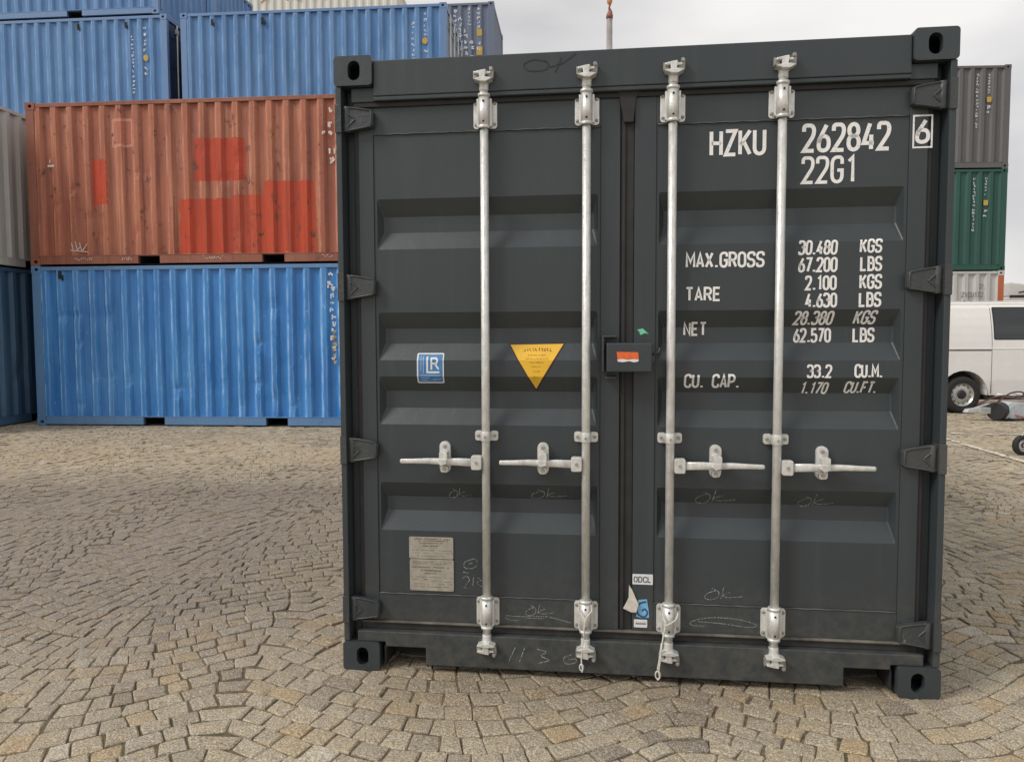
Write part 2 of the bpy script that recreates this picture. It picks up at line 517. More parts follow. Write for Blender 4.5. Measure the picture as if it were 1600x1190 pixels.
def warp(x, y):
    k = min(1.0, max(0.0, (y - 2.4) / 3.5))
    return (x + (0.06 + k * 0.5) * noise.noise((x * 0.42, y * 0.36, 3.3)) + (0.02 + k * 0.07) * noise.noise((x * 1.3, y * 1.3, 5.1)),
            y + (0.05 + k * 0.4) * noise.noise((x * 0.42, y * 0.36, 9.1)) + 0.03 * noise.noise((x * 1.7, y * 1.7, 2.1)))
CW, AMP, EPS = 1.62, 0.40, 0.16
def wave(x):
    c = math.cos(math.pi * (x + 0.19) / CW)
    return AMP * (1 - math.sqrt(c * c + EPS * EPS))
def slope(x):
    return (wave(x + 0.01) - wave(x - 0.01)) / 0.02
stones = []     # centre x, centre y, four corners
ROW = 0.104
ys = [-0.4]
while ys[-1] < 16.6:
    ys.append(ys[-1] + ROW * rnd.uniform(0.86, 1.14))
for j in range(len(ys) - 1):
    s_ = ys[j + 1] - ys[j]
    ph0, ph1 = j * 7.3, (j + 1) * 7.3
    lim = 0.78 * (ys[j] + 0.5) + 2.8
    x = -lim - rnd.random() * 0.1
    def edge(x_, jj):
        return ys[jj] + wave(x_) + 0.011 * noise.noise((x_ * 5.0, jj * 7.3, 0.5))
    def lean(x_, sk):
        m_ = slope(x_)
        return x_ - s_ * m_ / (1 + m_ * m_) * 0.85 + sk
    sk0 = 0
    while x < lim:
        wd = rnd.choice([0.085, 0.095, 0.105, 0.115, 0.13]) * rnd.uniform(0.92, 1.08)
        m_ = slope(x + wd / 2)
        x2 = x + wd / math.sqrt(1 + m_ * m_)
        sk1 = rnd.uniform(-0.009, 0.009)
        a_, b_ = lean(x, sk0), lean(x2, sk1)
        if b_ - a_ < 0.035:
            b_ = a_ + 0.035
        q = [Vector((*warp(px_, py_), 0)) for px_, py_ in ((x, edge(x, j)), (x2, edge(x2, j)), (b_, edge(b_, j + 1)), (a_, edge(a_, j + 1)))]
        x, sk0 = x2, sk1
        cx_, cy_ = sum(p.x for p in q) / 4, sum(p.y for p in q) / 4
        if cy_ < 0.75 or cy_ > 15.2 or abs(cx_) > 0.78 * cy_ + 2.4 or in_main(cx_, cy_):
            continue
        stones.append((cx_, cy_, q))

def stone_geo(cx_, cy_, q, rnd, detail):
    """one sett as verts and faces: irregular octagon outline, worn rounded top"""
    gap = rnd.uniform(0.0012, 0.0042)
    c = Vector((cx_, cy_, 0))
    outl = []
    n = 4
    for i in range(4):
        p, pn, pp = q[i], q[(i + 1) % 4], q[i - 1]
        d1, d2 = (pn - p), (pp - p)
        cut = rnd.uniform(0.06, 0.20)
        for base in (p + d2 * cut * 0.8, p + d1 * cut * 0.8):
            b_ = base + (p - base) * rnd.uniform(0.15, 0.75)
            outl.append(b_)
    if rnd.random() < 0.55:     # squarer stone: sharp corners, the sides hewn unevenly
        outl = []
        for i in range(4):
            p, pn = q[i], q[(i + 1) % 4]
            outl.append(p + (c - p) * rnd.uniform(0.02, 0.09))
            m_ = p.lerp(pn, rnd.uniform(0.3, 0.7))
            outl.append(m_ + (c - m_) * rnd.uniform(-0.03, 0.07))
    O = []
    for p in outl:
        d = (c - p)
        O.append(p + d.normalized() * gap * 1.25 + Vector((rnd.uniform(-.003, .003), rnd.uniform(-.003, .003), 0)))
    zt = rnd.uniform(-0.004, 0.003)
    tx, ty = rnd.uniform(-0.035, 0.035), rnd.uniform(-0.035, 0.035)
    def Z(p, dz):
        return zt + (p.x - c.x) * tx + (p.y - c.y) * ty + dz
    vs, fs = [], []
    def ring(k, dz, jz=0.0):
        s = len(vs)
        for p in O:
            x = p + (c - p) * k
            vs.append((x.x, x.y, Z(x, dz + rnd.uniform(-jz, jz))))
        return s
    r0 = ring(-0.04, -0.03)
    r1 = ring(0.0, -0.0035, 0.0018)
    last = r1
    rings = [r0, r1]
    if detail:
        rings.append(ring(0.10, 0.0, 0.0014))
    for a, b in zip(rings, rings[1:]):
        for k in range(8):
            fs.append((a + k, a + (k + 1) % 8, b + (k + 1) % 8, b + k))
    last = rings[-1]
    if detail:
        vs.append((c.x, c.y, Z(c, 0.0012 + rnd.uniform(-.001, .0015))))
        ce = len(vs) - 1
        for k in range(8):
            fs.append((last + k, last + (k + 1) % 8, ce))
    else:
        fs.append(tuple(last + k for k in range(8)))
    return vs, fs

def score(s):
    x, y, _ = s
    d = (Vector((x, y, 0)) - Vector((0, 0, CAM_H)))
    z = d.dot(fw)
    if z < 0.3:
        return 0
    px, py = 800 + F_PX * d.dot(rt) / z, 595 - F_PX * d.dot(up) / z
    if not (0 < px < 1600 and 0 < py < 1190):
        return 0
    return 1 / z ** 3
order = sorted(range(len(stones)), key=lambda i: -score(stones[i]))
single = set(order[:300])

def mesh_from(name, vs, fs, tints, smooth=False):
    me = bpy.data.meshes.new(name)
    me.from_pydata(vs, [], fs)
    me.polygons.foreach_set('use_smooth', [smooth] * len(fs))
    a = me.attributes.new('tint', 'FLOAT', 'FACE')
    a.data.foreach_set('value', tints)
    me.materials.append(M_STONE)
    me.update()
    return me
bm = newbm()
# bedding course of the paving: the sheet that carries the setts
add_box(bm, -13, 13, 0.6, 15.3, -0.2, -0.0075)
t = NT('bedding_sand')
pos = t.n('ShaderNodeNewGeometry').outputs['Position']
n1, n2 = t.noise(45, 5, 0.7, vec=pos), t.noise(0.9, 3, 0.6, vec=pos)
c = t.mix(t.step(n1, 0.35, 0.7), (0.085, 0.066, 0.045), (0.24, 0.19, 0.13))
c = t.mix(t.math('MULTIPLY', t.step(n2, 0.48, 0.65), 0.6), c, (0.07, 0.075, 0.035))
t.bump(n1, 0.7, 0.01)
pav = tag(link('cobblestone_pavement', bm, t.done(c, 0.95, 0, 0.2)), kind='structure')
V, Fc, T = [], [], []
for i, (x, y, q) in enumerate(stones):
    rr = random.Random(i * 31 + 5)
    vs, fs = stone_geo(x, y, q, rr, y < 6.0)
    # stones of one delivery lie together, so tints clump a little
    tint = min(1, max(0, 0.5 + 0.6 * noise.noise((x * 2.3, y * 2.3, 1.7)) + rr.gauss(0, 0.20)))
    if rr.random() < 0.05:
        tint = 0.86
    if i in single:
        c0 = Vector((x, y, 0))
        me = mesh_from('cobblestone', [tuple(Vector(v) - c0) for v in vs], fs, [tint] * len(fs))
        o = bpy.data.objects.new('cobblestone', me)
        COL.objects.link(o)
        o.location = c0
        o.parent = pav
    else:
        b0 = len(V)
        V += vs
        Fc += [tuple(b0 + k for k in f) for f in fs]
        T += [tint] * len(fs)
o = bpy.data.objects.new('cobblestones', mesh_from('cobblestones', V, Fc, T))
COL.objects.link(o)
o.parent = pav
o['kind'] = 'stuff'

# painted bay lines on the far paving, worn away stone by stone
M_LINE = plain('worn_line_paint', (0.66, 0.63, 0.53), 0.8, 0, 0.3, 40)
def bay_line(p0, p1, wd, keep, label):
    bm = newbm()
    p0, p1 = Vector(p0), Vector(p1)
    d = (p1 - p0)
    n = int(d.length / 0.09)
    u = d.normalized()
    s = Vector((-u.y, u.x))
    for i in range(n):
        if rnd.random() > keep:
            continue
        for (w0, w1) in ((-0.5, 0.0), (0.02, 0.5)):
            if rnd.random() < 0.12:
                continue
            a, b = p0 + u * 0.09 * i, p0 + u * (0.09 * i + rnd.uniform(0.07, 0.088))
            j = [rnd.uniform(-.012, .012) for _ in range(4)]
            q = [a + s * (wd * w0 + j[0]), b + s * (wd * w0 + j[1]), b + s * (wd * w1 + j[2]), a + s * (wd * w1 + j[3])]
            bm.faces.new([bm.verts.new((p.x, p.y, 0.0085)) for p in q])
    return tag(link('road_marking', bm, M_LINE), label, kind='structure')
bay_line((5.2, 11.2), (9.6, 10.4), 0.08, 0.62, 'faint white bay line nearer the van')
bay_line((6.1, 12.0), (5.66, 7.6), 0.085, 0.88, 'white bay line running towards the camera')

# ------------------------------------------------------------------ the dark container in front
def dark_mat():
    """nearly new grey paint: faint rain streaks, road dust low down, hairline scratches"""
    t = NT('dark_grey_paint')
    big = t.noise(1.1, 4, 0.6, (1, 1, 0.6))
    streak = t.noise(16, 3, 0.6, (1.0, 1.0, 0.05))
    fine = t.noise(70, 3, 0.6)
    c = t.mix(t.step(big, 0.3, 0.7), (0.0305, 0.0390, 0.0440), (0.040, 0.0495, 0.0550))
    c = t.mix(t.math('MULTIPLY', t.step(streak, 0.55, 0.75), 0.30), c, (0.055, 0.065, 0.070))
    c = t.mix(t.math('MULTIPLY', t.step(fine, 0.6, 0.8), 0.25), c, (0.062, 0.064, 0.064))
    z = t.sep()[2]
    dust = t.math('MULTIPLY', t.step(t.math('ADD', z, t.math('MULTIPLY', t.noise(5, 5, 0.7), -0.5)), 0.22, -0.22), t.step(t.noise(24, 4, 0.7), 0.35, 0.65))
    c = t.mix(t.math('MULTIPLY', dust, 0.5), c, (0.13, 0.115, 0.09))
    for sc3, off in (((3, 1, 0.12), (1, 2, 3)), ((0.12, 1, 3), (6, 1, 2)), ((1.2, 1, 1.0), (3, 3, 3))):
        n = t.noise(34, 5, 0.75, sc3, off)
        c = t.mix(t.math('MULTIPLY', t.step(n, 0.735, 0.75), 0.5), c, (0.14, 0.14, 0.135))
    t.bump(t.math('ADD', t.math('MULTIPLY', big, 3.0), t.math('MULTIPLY', fine, 0.2)), 0.12, 0.02)
    return t.done(c, t.math('ADD', t.math('MULTIPLY', streak, 0.20), 0.32))
M_DARK = dark_mat()
M_CASTP = paint('dark_grey_casting_paint', (0.033, 0.043, 0.048), 0.45, 0.4, 0.2, (0.052, 0.060, 0.064), 0.4)
M_HINGE = paint('dark_grey_hinge_paint', (0.031, 0.039, 0.043), 0.42, 0.6, 0.2, (0.085, 0.083, 0.08), 0.9)
M_BEAD = plain('painted_weld', (0.085, 0.088, 0.088), 0.5, 0, 0.35, 20)
M_GASK = plain('black_rubber_gasket', (0.022, 0.021, 0.021), 0.7, 0, 0.3, 12)
M_GASKB = plain('dusty_rubber_lip', (0.034, 0.032, 0.030), 0.8, 0, 0.4, 9)
M_HOLE = plain('dark_inside_steel', (0.02, 0.02, 0.02), 0.8)
def galv_mat():
    t = NT('galvanised_steel')
    n = t.noise(40, 4, 0.65, (1, 1, 0.5))
    n2 = t.noise(7, 3, 0.6, (1, 1, 0.2), (2, 5, 1))
    n3 = t.noise(130, 3, 0.7)
    c = t.ramp(n, [(0.3, (0.54, 0.54, 0.52)), (0.5, (0.66, 0.66, 0.635)), (0.75, (0.80, 0.80, 0.77))])
    c = t.mix(t.math('MULTIPLY', t.step(n2, 0.48, 0.7), 0.28), c, (0.46, 0.45, 0.42))
    c = t.mix(t.math('MULTIPLY', t.step(n3, 0.62, 0.72), 0.22), c, (0.25, 0.23, 0.19))
    ru = t.noise(19, 5, 0.75, (1, 1, 0.5), (7, 7, 1))
    c = t.mix(t.math('MULTIPLY', t.step(ru, 0.68, 0.76), 0.45), c, (0.20, 0.14, 0.085))
    t.bump(t.math('ADD', n3, t.math('MULTIPLY', n, 1.5)), 0.45, 0.003)
    return t.done(c, t.math('ADD', t.math('MULTIPLY', n, 0.25), 0.22), 0.35)
M_GALV = galv_mat()
t = NT('white_lettering_paint')
t.put(t.b.inputs['Alpha'], t.step(t.noise(120, 5, 0.8, (1, 1, 1), (3, 0, 0)), 0.66, 0.60))
M_WHITE = t.done(t.mix(t.step(t.noise(30, 4), 0.35, 0.7), (0.76, 0.755, 0.74), (0.84, 0.835, 0.82)), 0.6)
t = NT('chalk_mark')
t.put(t.b.inputs['Alpha'], t.step(t.noise(160, 3, 0.8), 0.40, 0.62))
M_CHALK = t.done((0.36, 0.36, 0.35), 0.95)
M_BOLT = plain('dull_bolt_steel', (0.33, 0.32, 0.29), 0.5, 0.4, 0.3, 80)

main = thing('shipping_container', 'dark grey container closest to the camera with galvanised locking bars and white lettering', 'shipping container', (MX0, MY0, 0), MYAW)
CWD, CH, CL = 2.438, 2.591, 6.058
DY = 0.05           # door skin plane

def casting(x0, z0, sx, sy=0.178, sz=0.118, sw=0.162, parent=None, mat=None, yf=0.0, hole=(0.026, 0.040), flip=False, hollow=True):
    """corner casting with an oblong hole through the front face and a cavity behind it"""
    bm = newbm()
    x1, z1 = x0 + sw, z0 + sz
    y0, y1 = yf, yf + (sy if not flip else -sy)
    ex = 0.020
    def bev(xa, xb):
        # the outer vertical corner of a casting is rounded on both sides in front view
        r = 0.018
        return rrect(xa, xb, z0, z1, r, 3)
    rim = rrect(x0, x1, z0, z1, 0.014, 3)
    cxh, czh = (x0 + x1) / 2 + (0.005 if sx > 0 else -0.005), (z0 + z1) / 2
    hw, hh = hole
    hp = rrect(cxh - hw, cxh + hw, czh - hh, czh + hh, hw * 0.98, 3)
    F = [bm.verts.new((a, y0, b)) for a, b in rim]
    H = [bm.verts.new((a, y0, b)) for a, b in hp]
    s = 1 if not flip else -1
    n = len(rim)
    for i in range(n):
        bm.faces.new((F[i], H[i], H[(i + 1) % n], F[(i + 1) % n]))
    H2 = [bm.verts.new((a, y0 + s * 0.032, b)) for a, b in hp]
    for i in range(n):
        bm.faces.new((H[i], H2[i], H2[(i + 1) % n], H[(i + 1) % n]))
    cav = [bm.verts.new(p) for p in ((x0 + .02, y0 + s * .033, z0 + .02), (x1 - .02, y0 + s * .033, z0 + .02), (x1 - .02, y0 + s * .033, z1 - .02), (x0 + .02, y0 + s * .033, z1 - .02))]
    cb = [bm.verts.new((v.co.x, y0 + s * .14, v.co.z)) for v in cav]
    for i in range(4):
        bm.faces.new((cav[i], cav[(i + 1) % 4], cb[(i + 1) % 4], cb[i]))
    bm.faces.new(cb)
    B = [bm.verts.new((a, y1, b)) for a, b in rim]
    for i in range(n):
        bm.faces.new((F[i], B[i], B[(i + 1) % n], F[(i + 1) % n]))
    bm.faces.new(B)
    return link('corner_casting', bm, mat, parent, recalc=True)

for x0, sx in ((0, 1), (CWD - 0.162, -1)):
    casting(x0, CH - 0.12, sx, sz=0.12, parent=main, mat=M_CASTP, yf=-0.002)
    casting(x0, 0.0, sx, sz=0.124, parent=main, mat=M_CASTP, yf=-0.002)
    casting(x0, CH - 0.12, sx, sz=0.12, parent=main, mat=M_CASTP, yf=CL, flip=True)
    casting(x0, 0.0, sx, sz=0.124, parent=main, mat=M_CASTP, yf=CL, flip=True)

# corner posts: outer flange, deep channel, inner return
for s in (0, 1):
    X = (lambda a: a) if s == 0 else (lambda a: CWD - a)
    bm = newbm()
    def bx(a, b, *r):
        add_box(bm, min(X(a), X(b)), max(X(a), X(b)), *r)
    bx(0.003, 0.028, 0.004, 0.16, 0.124, CH - 0.12)
    bx(0.028, 0.060, 0.080, 0.16, 0.124, CH - 0.12)
    bx(0.0605, 0.068, 0.062, 0.16, 0.124, CH - 0.12)
    link('corner_post', bm, M_DARK, main, 0.004)
    bm = newbm()
    bx(0.003, 0.12, CL - 0.16, CL - 0.004, 0.124, CH - 0.12)
    link('corner_post', bm, M_DARK, main, 0.004)

# header and its lip
bm = newbm()
add_box(bm, 0.164, CWD - 0.164, 0.012, 0.16, 2.428, 2.573)
add_box(bm, 0.164, CWD - 0.164, 0.0145, 0.15, 2.410, 2.4278)
add_box(bm, 0.062, 0.1638, 0.030, 0.15, 2.410, 2.47)
add_box(bm, CWD - 0.1638, CWD - 0.062, 0.030, 0.15, 2.410, 2.47)
link('door_header', bm, M_DARK, main, 0.004)
bm = newbm()
add_box(bm, 0.07, CWD - 0.07, 0.034, 0.14, 2.390, 2.4098)
add_box(bm, 0.0685, 0.105, 0.0505, 0.12, 0.165, 2.3875)
add_box(bm, CWD - 0.105, CWD - 0.0685, 0.0505, 0.12, 0.165, 2.3875)
link_each('gasket', bm, M_GASK, main, 0.003)
# sill with the two lifting notches
bm = newbm()
add_prism(bm, [(0.185, 0.105), (0.362, 0.105), (0.362, 0.030), (2.075, 0.030), (2.075, 0.105), (2.253, 0.105), (2.253, 0.1245), (2.376, 0.1245), (2.376, 0.170), (0.062, 0.170), (0.062, 0.1245), (0.185, 0.1245)], 0.010, 0.16)
link('door_sill', bm, M_DARK, main, 0.004)
bm = newbm()
for a, b in ((0.178, 0.372), (2.065, CWD - 0.178)):
    add_box(bm, a, b, 0.162, 0.168, 0.02, 0.104)      # cross plate at the back of each notch
    add_box(bm, a - 0.0, a + 0.008, 0.02, 0.1615, 0.02, 0.1035)
    add_box(bm, b - 0.008, b, 0.02, 0.1615, 0.02, 0.1035)
add_box(bm, 0.2, 2.2, 0.17, CL - 0.1, 0.09, 0.16)
link('underframe', bm, M_HOLE, main)
bm = newbm()
add_box(bm, 0.075, CWD - 0.075, 0.042, 0.09, 0.1705, 0.200)
link_each('gasket_lip', bm, M_GASKB, main, 0.003)
bm = newbm()
add_box(bm, 0.075, CWD - 0.075, 0.031, 0.09, 0.2005, 0.2085)
link('lip_edge', bm, plain('dusty_lip_highlight', (0.115, 0.105, 0.088), 0.8, 0, 0.45, 9), main, 0.003)  # gasket lip edge, its highlight put into the paler colour

# ---- doors
CORR = [(2.013, 1.943, 1.876, 1.803), (1.538, 1.470, 1.406, 1.336), (1.267, 1.203, 1.130, 1.062), (0.812, 0.745, 0.684, 0.604)]
DEP = 0.038
BZ = sorted([z for c in CORR for z in c])
def prof(z):
    for a, b, c, d in CORR:
        if d < z < a:
            if z > b:
                return DEP * (a - z) / (a - b)
            if z < c:
                return DEP * (z - d) / (c - d)
            return DEP
    return 0.0
def drape(bm, extra=0.0016):
    """lay a flat mesh drawn in x, z onto the pressed door skin"""
    for z in BZ:
        g = bm.verts[:] + bm.edges[:] + bm.faces[:]
        bmesh.ops.bisect_plane(bm, geom=g, plane_co=(0, 0, z), plane_no=(0, 0, 1))
    for v in bm.verts:
        v.co.y = DY + prof(v.co.z) - extra
    return bm

def make_door(xa, xb, f0, f1, left):
    """xa..xb door leaf, f0..f1 pressed field"""
    bm = newbm()
    zb, zt = 0.2086, 2.393
    # frame members stand 4 mm proud of the skin
    yF = DY - 0.005
    add_box(bm, xa, f0, yF, 0.10, zb, zt)
    add_box(bm, f1, xb, yF, 0.10, zb, zt)
    add_box(bm, f0, f1, yF + 0.001, 0.10, 2.281, zt)
    add_box(bm, f0, f1, yF + 0.001, 0.10, zb, 0.327)
    d = link('door', bm, M_DARK, main, 0.002)
    tag(d, ('left' if left else 'right') + ' door leaf')
    bm = newbm()
    zs = [0.327] + BZ + [2.281]
    # flats and full-width pressings with sloped ends
    def quad(*p):
        bm.faces.new([bm.verts.new(q) for q in p])
    xa_, xb_ = f0 + 0.001, f1 - 0.001
    g0, g1 = f0 + 0.012, f1 - 0.012
    edges = [0.328]
    for a, b, c, e in reversed(CORR):
        edges += [e, a]
    edges.append(2.280)
    for lo, hi in zip(edges[0::2], edges[1::2]):
        quad((g0, DY, lo), (g1, DY, lo), (g1, DY, hi), (g0, DY, hi))
    quad((xa_, DY, .328), (g0, DY, .328), (g0, DY, 2.28), (xa_, DY, 2.28))
    quad((g1, DY, .328), (xb_, DY, .328), (xb_, DY, 2.28), (g1, DY, 2.28))
    for a, b, c, e in CORR:
        i0, i1 = g0 + 0.022, g1 - 0.018
        Yd = DY + DEP
        quad((g0, DY, a), (g1, DY, a), (i1, Yd, b), (i0, Yd, b))
        quad((i0, Yd, b), (i1, Yd, b), (i1, Yd, c), (i0, Yd, c))
        quad((i0, Yd, c), (i1, Yd, c), (g1, DY, e), (g0, DY, e))
        quad((g0, DY, a), (i0, Yd, b), (i0, Yd, c), (g0, DY, e))
        quad((g1, DY, a), (i1, Yd, b), (i1, Yd, c), (g1, DY, e))
    bmesh.ops.remove_doubles(bm, verts=bm.verts, dist=1e-4)
    s = link('door_panel', bm, M_DARK, d, 0.006, segs=3)
    # weld beads round the field
    bm = newbm()
    for z in (2.280, 0.328):
        pts = [(f0 + 0.004 + (f1 - f0 - 0.008) * k / 40, DY - 0.005, z + 0.0012 * math.sin(k * 1.9)) for k in range(41)]
        add_tube(bm, pts, 0.0028, 6)
    link_each('weld_bead', bm, M_BEAD, d)
    # hinges
    for zc in ((2.340, 1.645, 0.954, 0.264) if left else (2.345, 1.647, 0.954, 0.248)):
        bm = newbm()
        X = (lambda a: a) if left else (lambda a: CWD - a)
        hy = 0.006
        P1 = [(X(0.030), zc - 0.050), (X(0.062), zc - 0.049), (X(0.105), zc - 0.040), (X(0.150), zc - 0.036), (X(0.158), zc - 0.028),
              (X(0.160), zc + 0.024), (X(0.152), zc + 0.034), (X(0.105), zc + 0.042), (X(0.062), zc + 0.050), (X(0.030), zc + 0.050)]
        add_prism(bm, P1, hy + 0.010, 0.044)
        # raised rims and the V-shaped rib of the forging
        for pl in ([(0.034, 0.045), (0.07, 0.046), (0.12, 0.038), (0.150, 0.031)], [(0.034, -0.045), (0.07, -0.044), (0.12, -0.036), (0.150, -0.031)],
                   [(0.034, 0.040), (0.075, 0.004), (0.082, -0.002), (0.060, -0.022), (0.045, -0.040)], [(0.150, 0.031), (0.153, 0.0), (0.150, -0.031)]):
            add_tube(bm, [(X(a), hy + 0.009, zc + b) for a, b in pl], 0.0042, 6)
        add_box(bm, min(X(0.002), X(0.0295)), max(X(0.002), X(0.0295)), -0.003, 0.11, zc - 0.058, zc + 0.058)
        add_tube(bm, [(X(0.046), 0.026, zc - 0.052), (X(0.046), 0.026, zc + 0.052)], 0.017, 12)
        link('hinge', bm, M_HINGE, d, 0.003)
    return d
door_l = make_door(0.0865, 1.178, 0.150, 1.100, True)
door_r = make_door(1.2355, 2.352, 1.322, 2.284, False)
# the overlapping seal between the leaves
bm = newbm()
add_box(bm, 1.1785, 1.235, 0.052, 0.10, 0.2087, 2.39)
add_box(bm, 1.186, 1.200, 0.045, 0.053, 0.2087, 2.385)
add_prism(bm, [(1.165, 2.43), (1.262, 2.425), (1.240, 2.385), (1.230, 2.29), (1.192, 2.29), (1.178, 2.36)], 0.030, 0.050)
link('centre_gasket', bm, M_GASK, main, 0.003)
for x in (2.3525, ):
    pass

# ---- lettering
def letters(items, parent, wt=0.135, name='lettering', mat=M_WHITE):
    bm = newbm()
    for text, x0, x1, z0, z1, sl_ in items:
        write(bm, text, x0, x1, z0, z1, wt, sl_)
    drape(bm)
    return print_of(link(name, bm, mat, parent))
letters([('HZKU', 1.530, 1.749, 2.146, 2.252, 0)], door_r)
letters([('262842', 1.884, 2.217, 2.150, 2.263, 0)], door_r, 0.135)
letters([('22G1', 1.884, 2.093, 2.029, 2.137, 0)], door_r, 0.12)
bm = newbm()
write(bm, '6', 2.303, 2.358, 2.170, 2.266, 0.15)
ink_mesh(bm, [(2.297, 2.157), (2.297, 2.277), (2.364, 2.277), (2.364, 2.157)], 0.0065, 0, True)
for v in bm.verts:
    v.co.y = DY - 0.0066
print_of(link('lettering', bm, M_WHITE, door_r))
rows = [('MAX.GROSS', 1.441, 1.750, 1.707, 1.771, 0), ('TARE', 1.441, 1.583, 1.574, 1.632, 0), ('NET', 1.438, 1.532, 1.435, 1.492, 0), ('CU. CAP.', 1.440, 1.663, 1.222, 1.281, 0),
        ('30.480', 1.877, 2.026, 1.752, 1.811, 0.08), ('67.200', 1.878, 2.028, 1.684, 1.744, 0.03), ('2.100', 1.906, 2.027, 1.613, 1.672, 0), ('4.630', 1.908, 2.030, 1.545, 1.604, 0),
        ('28.380', 1.868, 2.020, 1.476, 1.533, 0.12), ('62.570', 1.873, 2.020, 1.406, 1.465, 0), ('33.2', 1.920, 2.017, 1.265, 1.320, 0), ('1.170', 1.899, 2.006, 1.199, 1.249, 0.15),
        ('KGS', 2.110, 2.194, 1.757, 1.813, 0.05), ('LBS', 2.113, 2.196, 1.686, 1.745, 0), ('KGS', 2.112, 2.197, 1.616, 1.675, 0), ('LBS', 2.111, 2.196, 1.546, 1.605, 0),
        ('KGS', 2.098, 2.182, 1.478, 1.534, 0.15), ('LBS', 2.102, 2.186, 1.407, 1.466, 0), ('CU.M.', 2.101, 2.209, 1.267, 1.322, 0), ('CU.FT.', 2.069, 2.196, 1.203, 1.253, 0.13)]
for r0_ in rows:
    letters([r0_], door_r, 0.15)

# ---- chalk marks
def crv(pts, n=6):
    """Catmull-Rom through hand-drawn points"""
    P = [Vector(p) for p in pts]
    P = [P[0]] + P + [P[-1]]
    o = []
    for i in range(1, len(P) - 2):
        for k in range(n):
            t = k / n
            a, b, c, d = P[i - 1], P[i], P[i + 1], P[i + 2]
            q = 0.5 * ((2 * b) + (c - a) * t + (2 * a - 5 * b + 4 * c - d) * t * t + (3 * b - a - 3 * c + d) * t ** 3)
            o.append((q.x, q.y))
    o.append(tuple(P[-2]))
    return o
OKS = [[(0.30, 0.72), (0.05, 0.45), (0.0, 0.12), (0.16, 0.0), (0.33, 0.2), (0.36, 0.6), (0.18, 0.85)], [(0.5, 1.0), (0.46, 0.5), (0.42, 0.1)], [(0.70, 0.62), (0.47, 0.36), (0.62, 0.20), (1.0, 0.32)]]
def chalk(x0, x1, z0, z1, strokes, parent, wd=0.0032, mat=M_CHALK, flat=None):
    bm = newbm()
    for s in strokes:
        ink_mesh(bm, crv([(x0 + a * (x1 - x0), z0 + b * (z1 - z0)) for a, b in s]), wd)
    if flat is None:
        drape(bm)
    else:
        for v in bm.verts:
            v.co.y = flat
    return print_of(link('chalk_mark', bm, mat, parent))
for x0, x1, z0, z1, d in ((0.457, 0.553, 0.742, 0.792, door_l), (0.813, 0.961, 0.748, 0.799, door_l), (1.493, 1.652, 0.743, 0.806, door_r), (1.903, 2.040, 0.739, 0.796, door_r), (1.533, 1.683, 0.35, 0.406, door_r)):
    chalk(x0, x1, z0, z1, OKS, d)
chalk(0.79, 0.907, 0.253, 0.304, OKS, door_l, flat=DY - 0.0056)
chalk(0.702, 0.983, 0.226, 0.252, [[(0.0, 0.9), (0.3, 0.85), (0.62, 1.0), (0.85, 0.5), (1.0, 0.1)], [(0.0, 0.55), (0.08, 0.2), (0.2, 0.15)], [(0.3, 0.6), (0.6, 0.65)]], door_l, flat=DY - 0.0056)
chalk(1.478, 1.741, 0.226, 0.279, [[(0.2, 0.25), (0.0, 0.3), (0.02, 0.62), (0.3, 0.95), (0.7, 0.9), (1.0, 0.5), (0.85, 0.3), (0.5, 0.5), (0.1, 0.6)]], door_r, flat=DY - 0.0056)
chalk(0.52, 0.59, 0.445, 0.492, [[(0.6, 0.9), (0.1, 0.6), (0.1, 0.1), (0.6, 0.05), (0.9, 0.5), (0.7, 0.95), (0.4, 0.7)], [(0.35, 0.45), (0.6, 0.55)]], door_l)
chalk(0.51, 0.602, 0.362, 0.43, [[(0.1, 1.0), (0.35, 0.95)], [(0.05, 0.55), (0.25, 0.75), (0.4, 0.5), (0.15, 0.05), (0.35, 0.0)], [(0.6, 0.7), (0.55, 0.1)], [(0.75, 0.7), (0.95, 0.5), (0.75, 0.35), (1.0, 0.1)]], door_l)
chalk(0.72, 1.005, 0.058, 0.128, [[(0.10, 1.0), (0.0, 0.1)], [(0.24, 1.0), (0.16, 0.1)], [(0.42, 0.95), (0.56, 0.8), (0.48, 0.55), (0.6, 0.3), (0.45, 0.1)], [(0.95, 0.75), (0.82, 0.5), (0.85, 0.15), (0.97, 0.2), (1.0, 0.45), (0.88, 0.4)]], main, 0.004, flat=0.0085)
M_PEN = plain('faded_marker', (0.033, 0.037, 0.040), 0.9)
chalk(0.79, 1.0, 2.492, 2.562, [[(0.45, 0.6), (0.2, 0.75), (0.0, 0.5), (0.1, 0.15), (0.4, 0.15), (0.48, 0.45), (0.4, 0.65)], [(0.5, 0.3), (0.75, 0.5), (1.0, 1.0)], [(0.72, 0.8), (0.66, 0.3), (0.6, 0.0)]], main, 0.005, M_PEN, flat=0.0105)

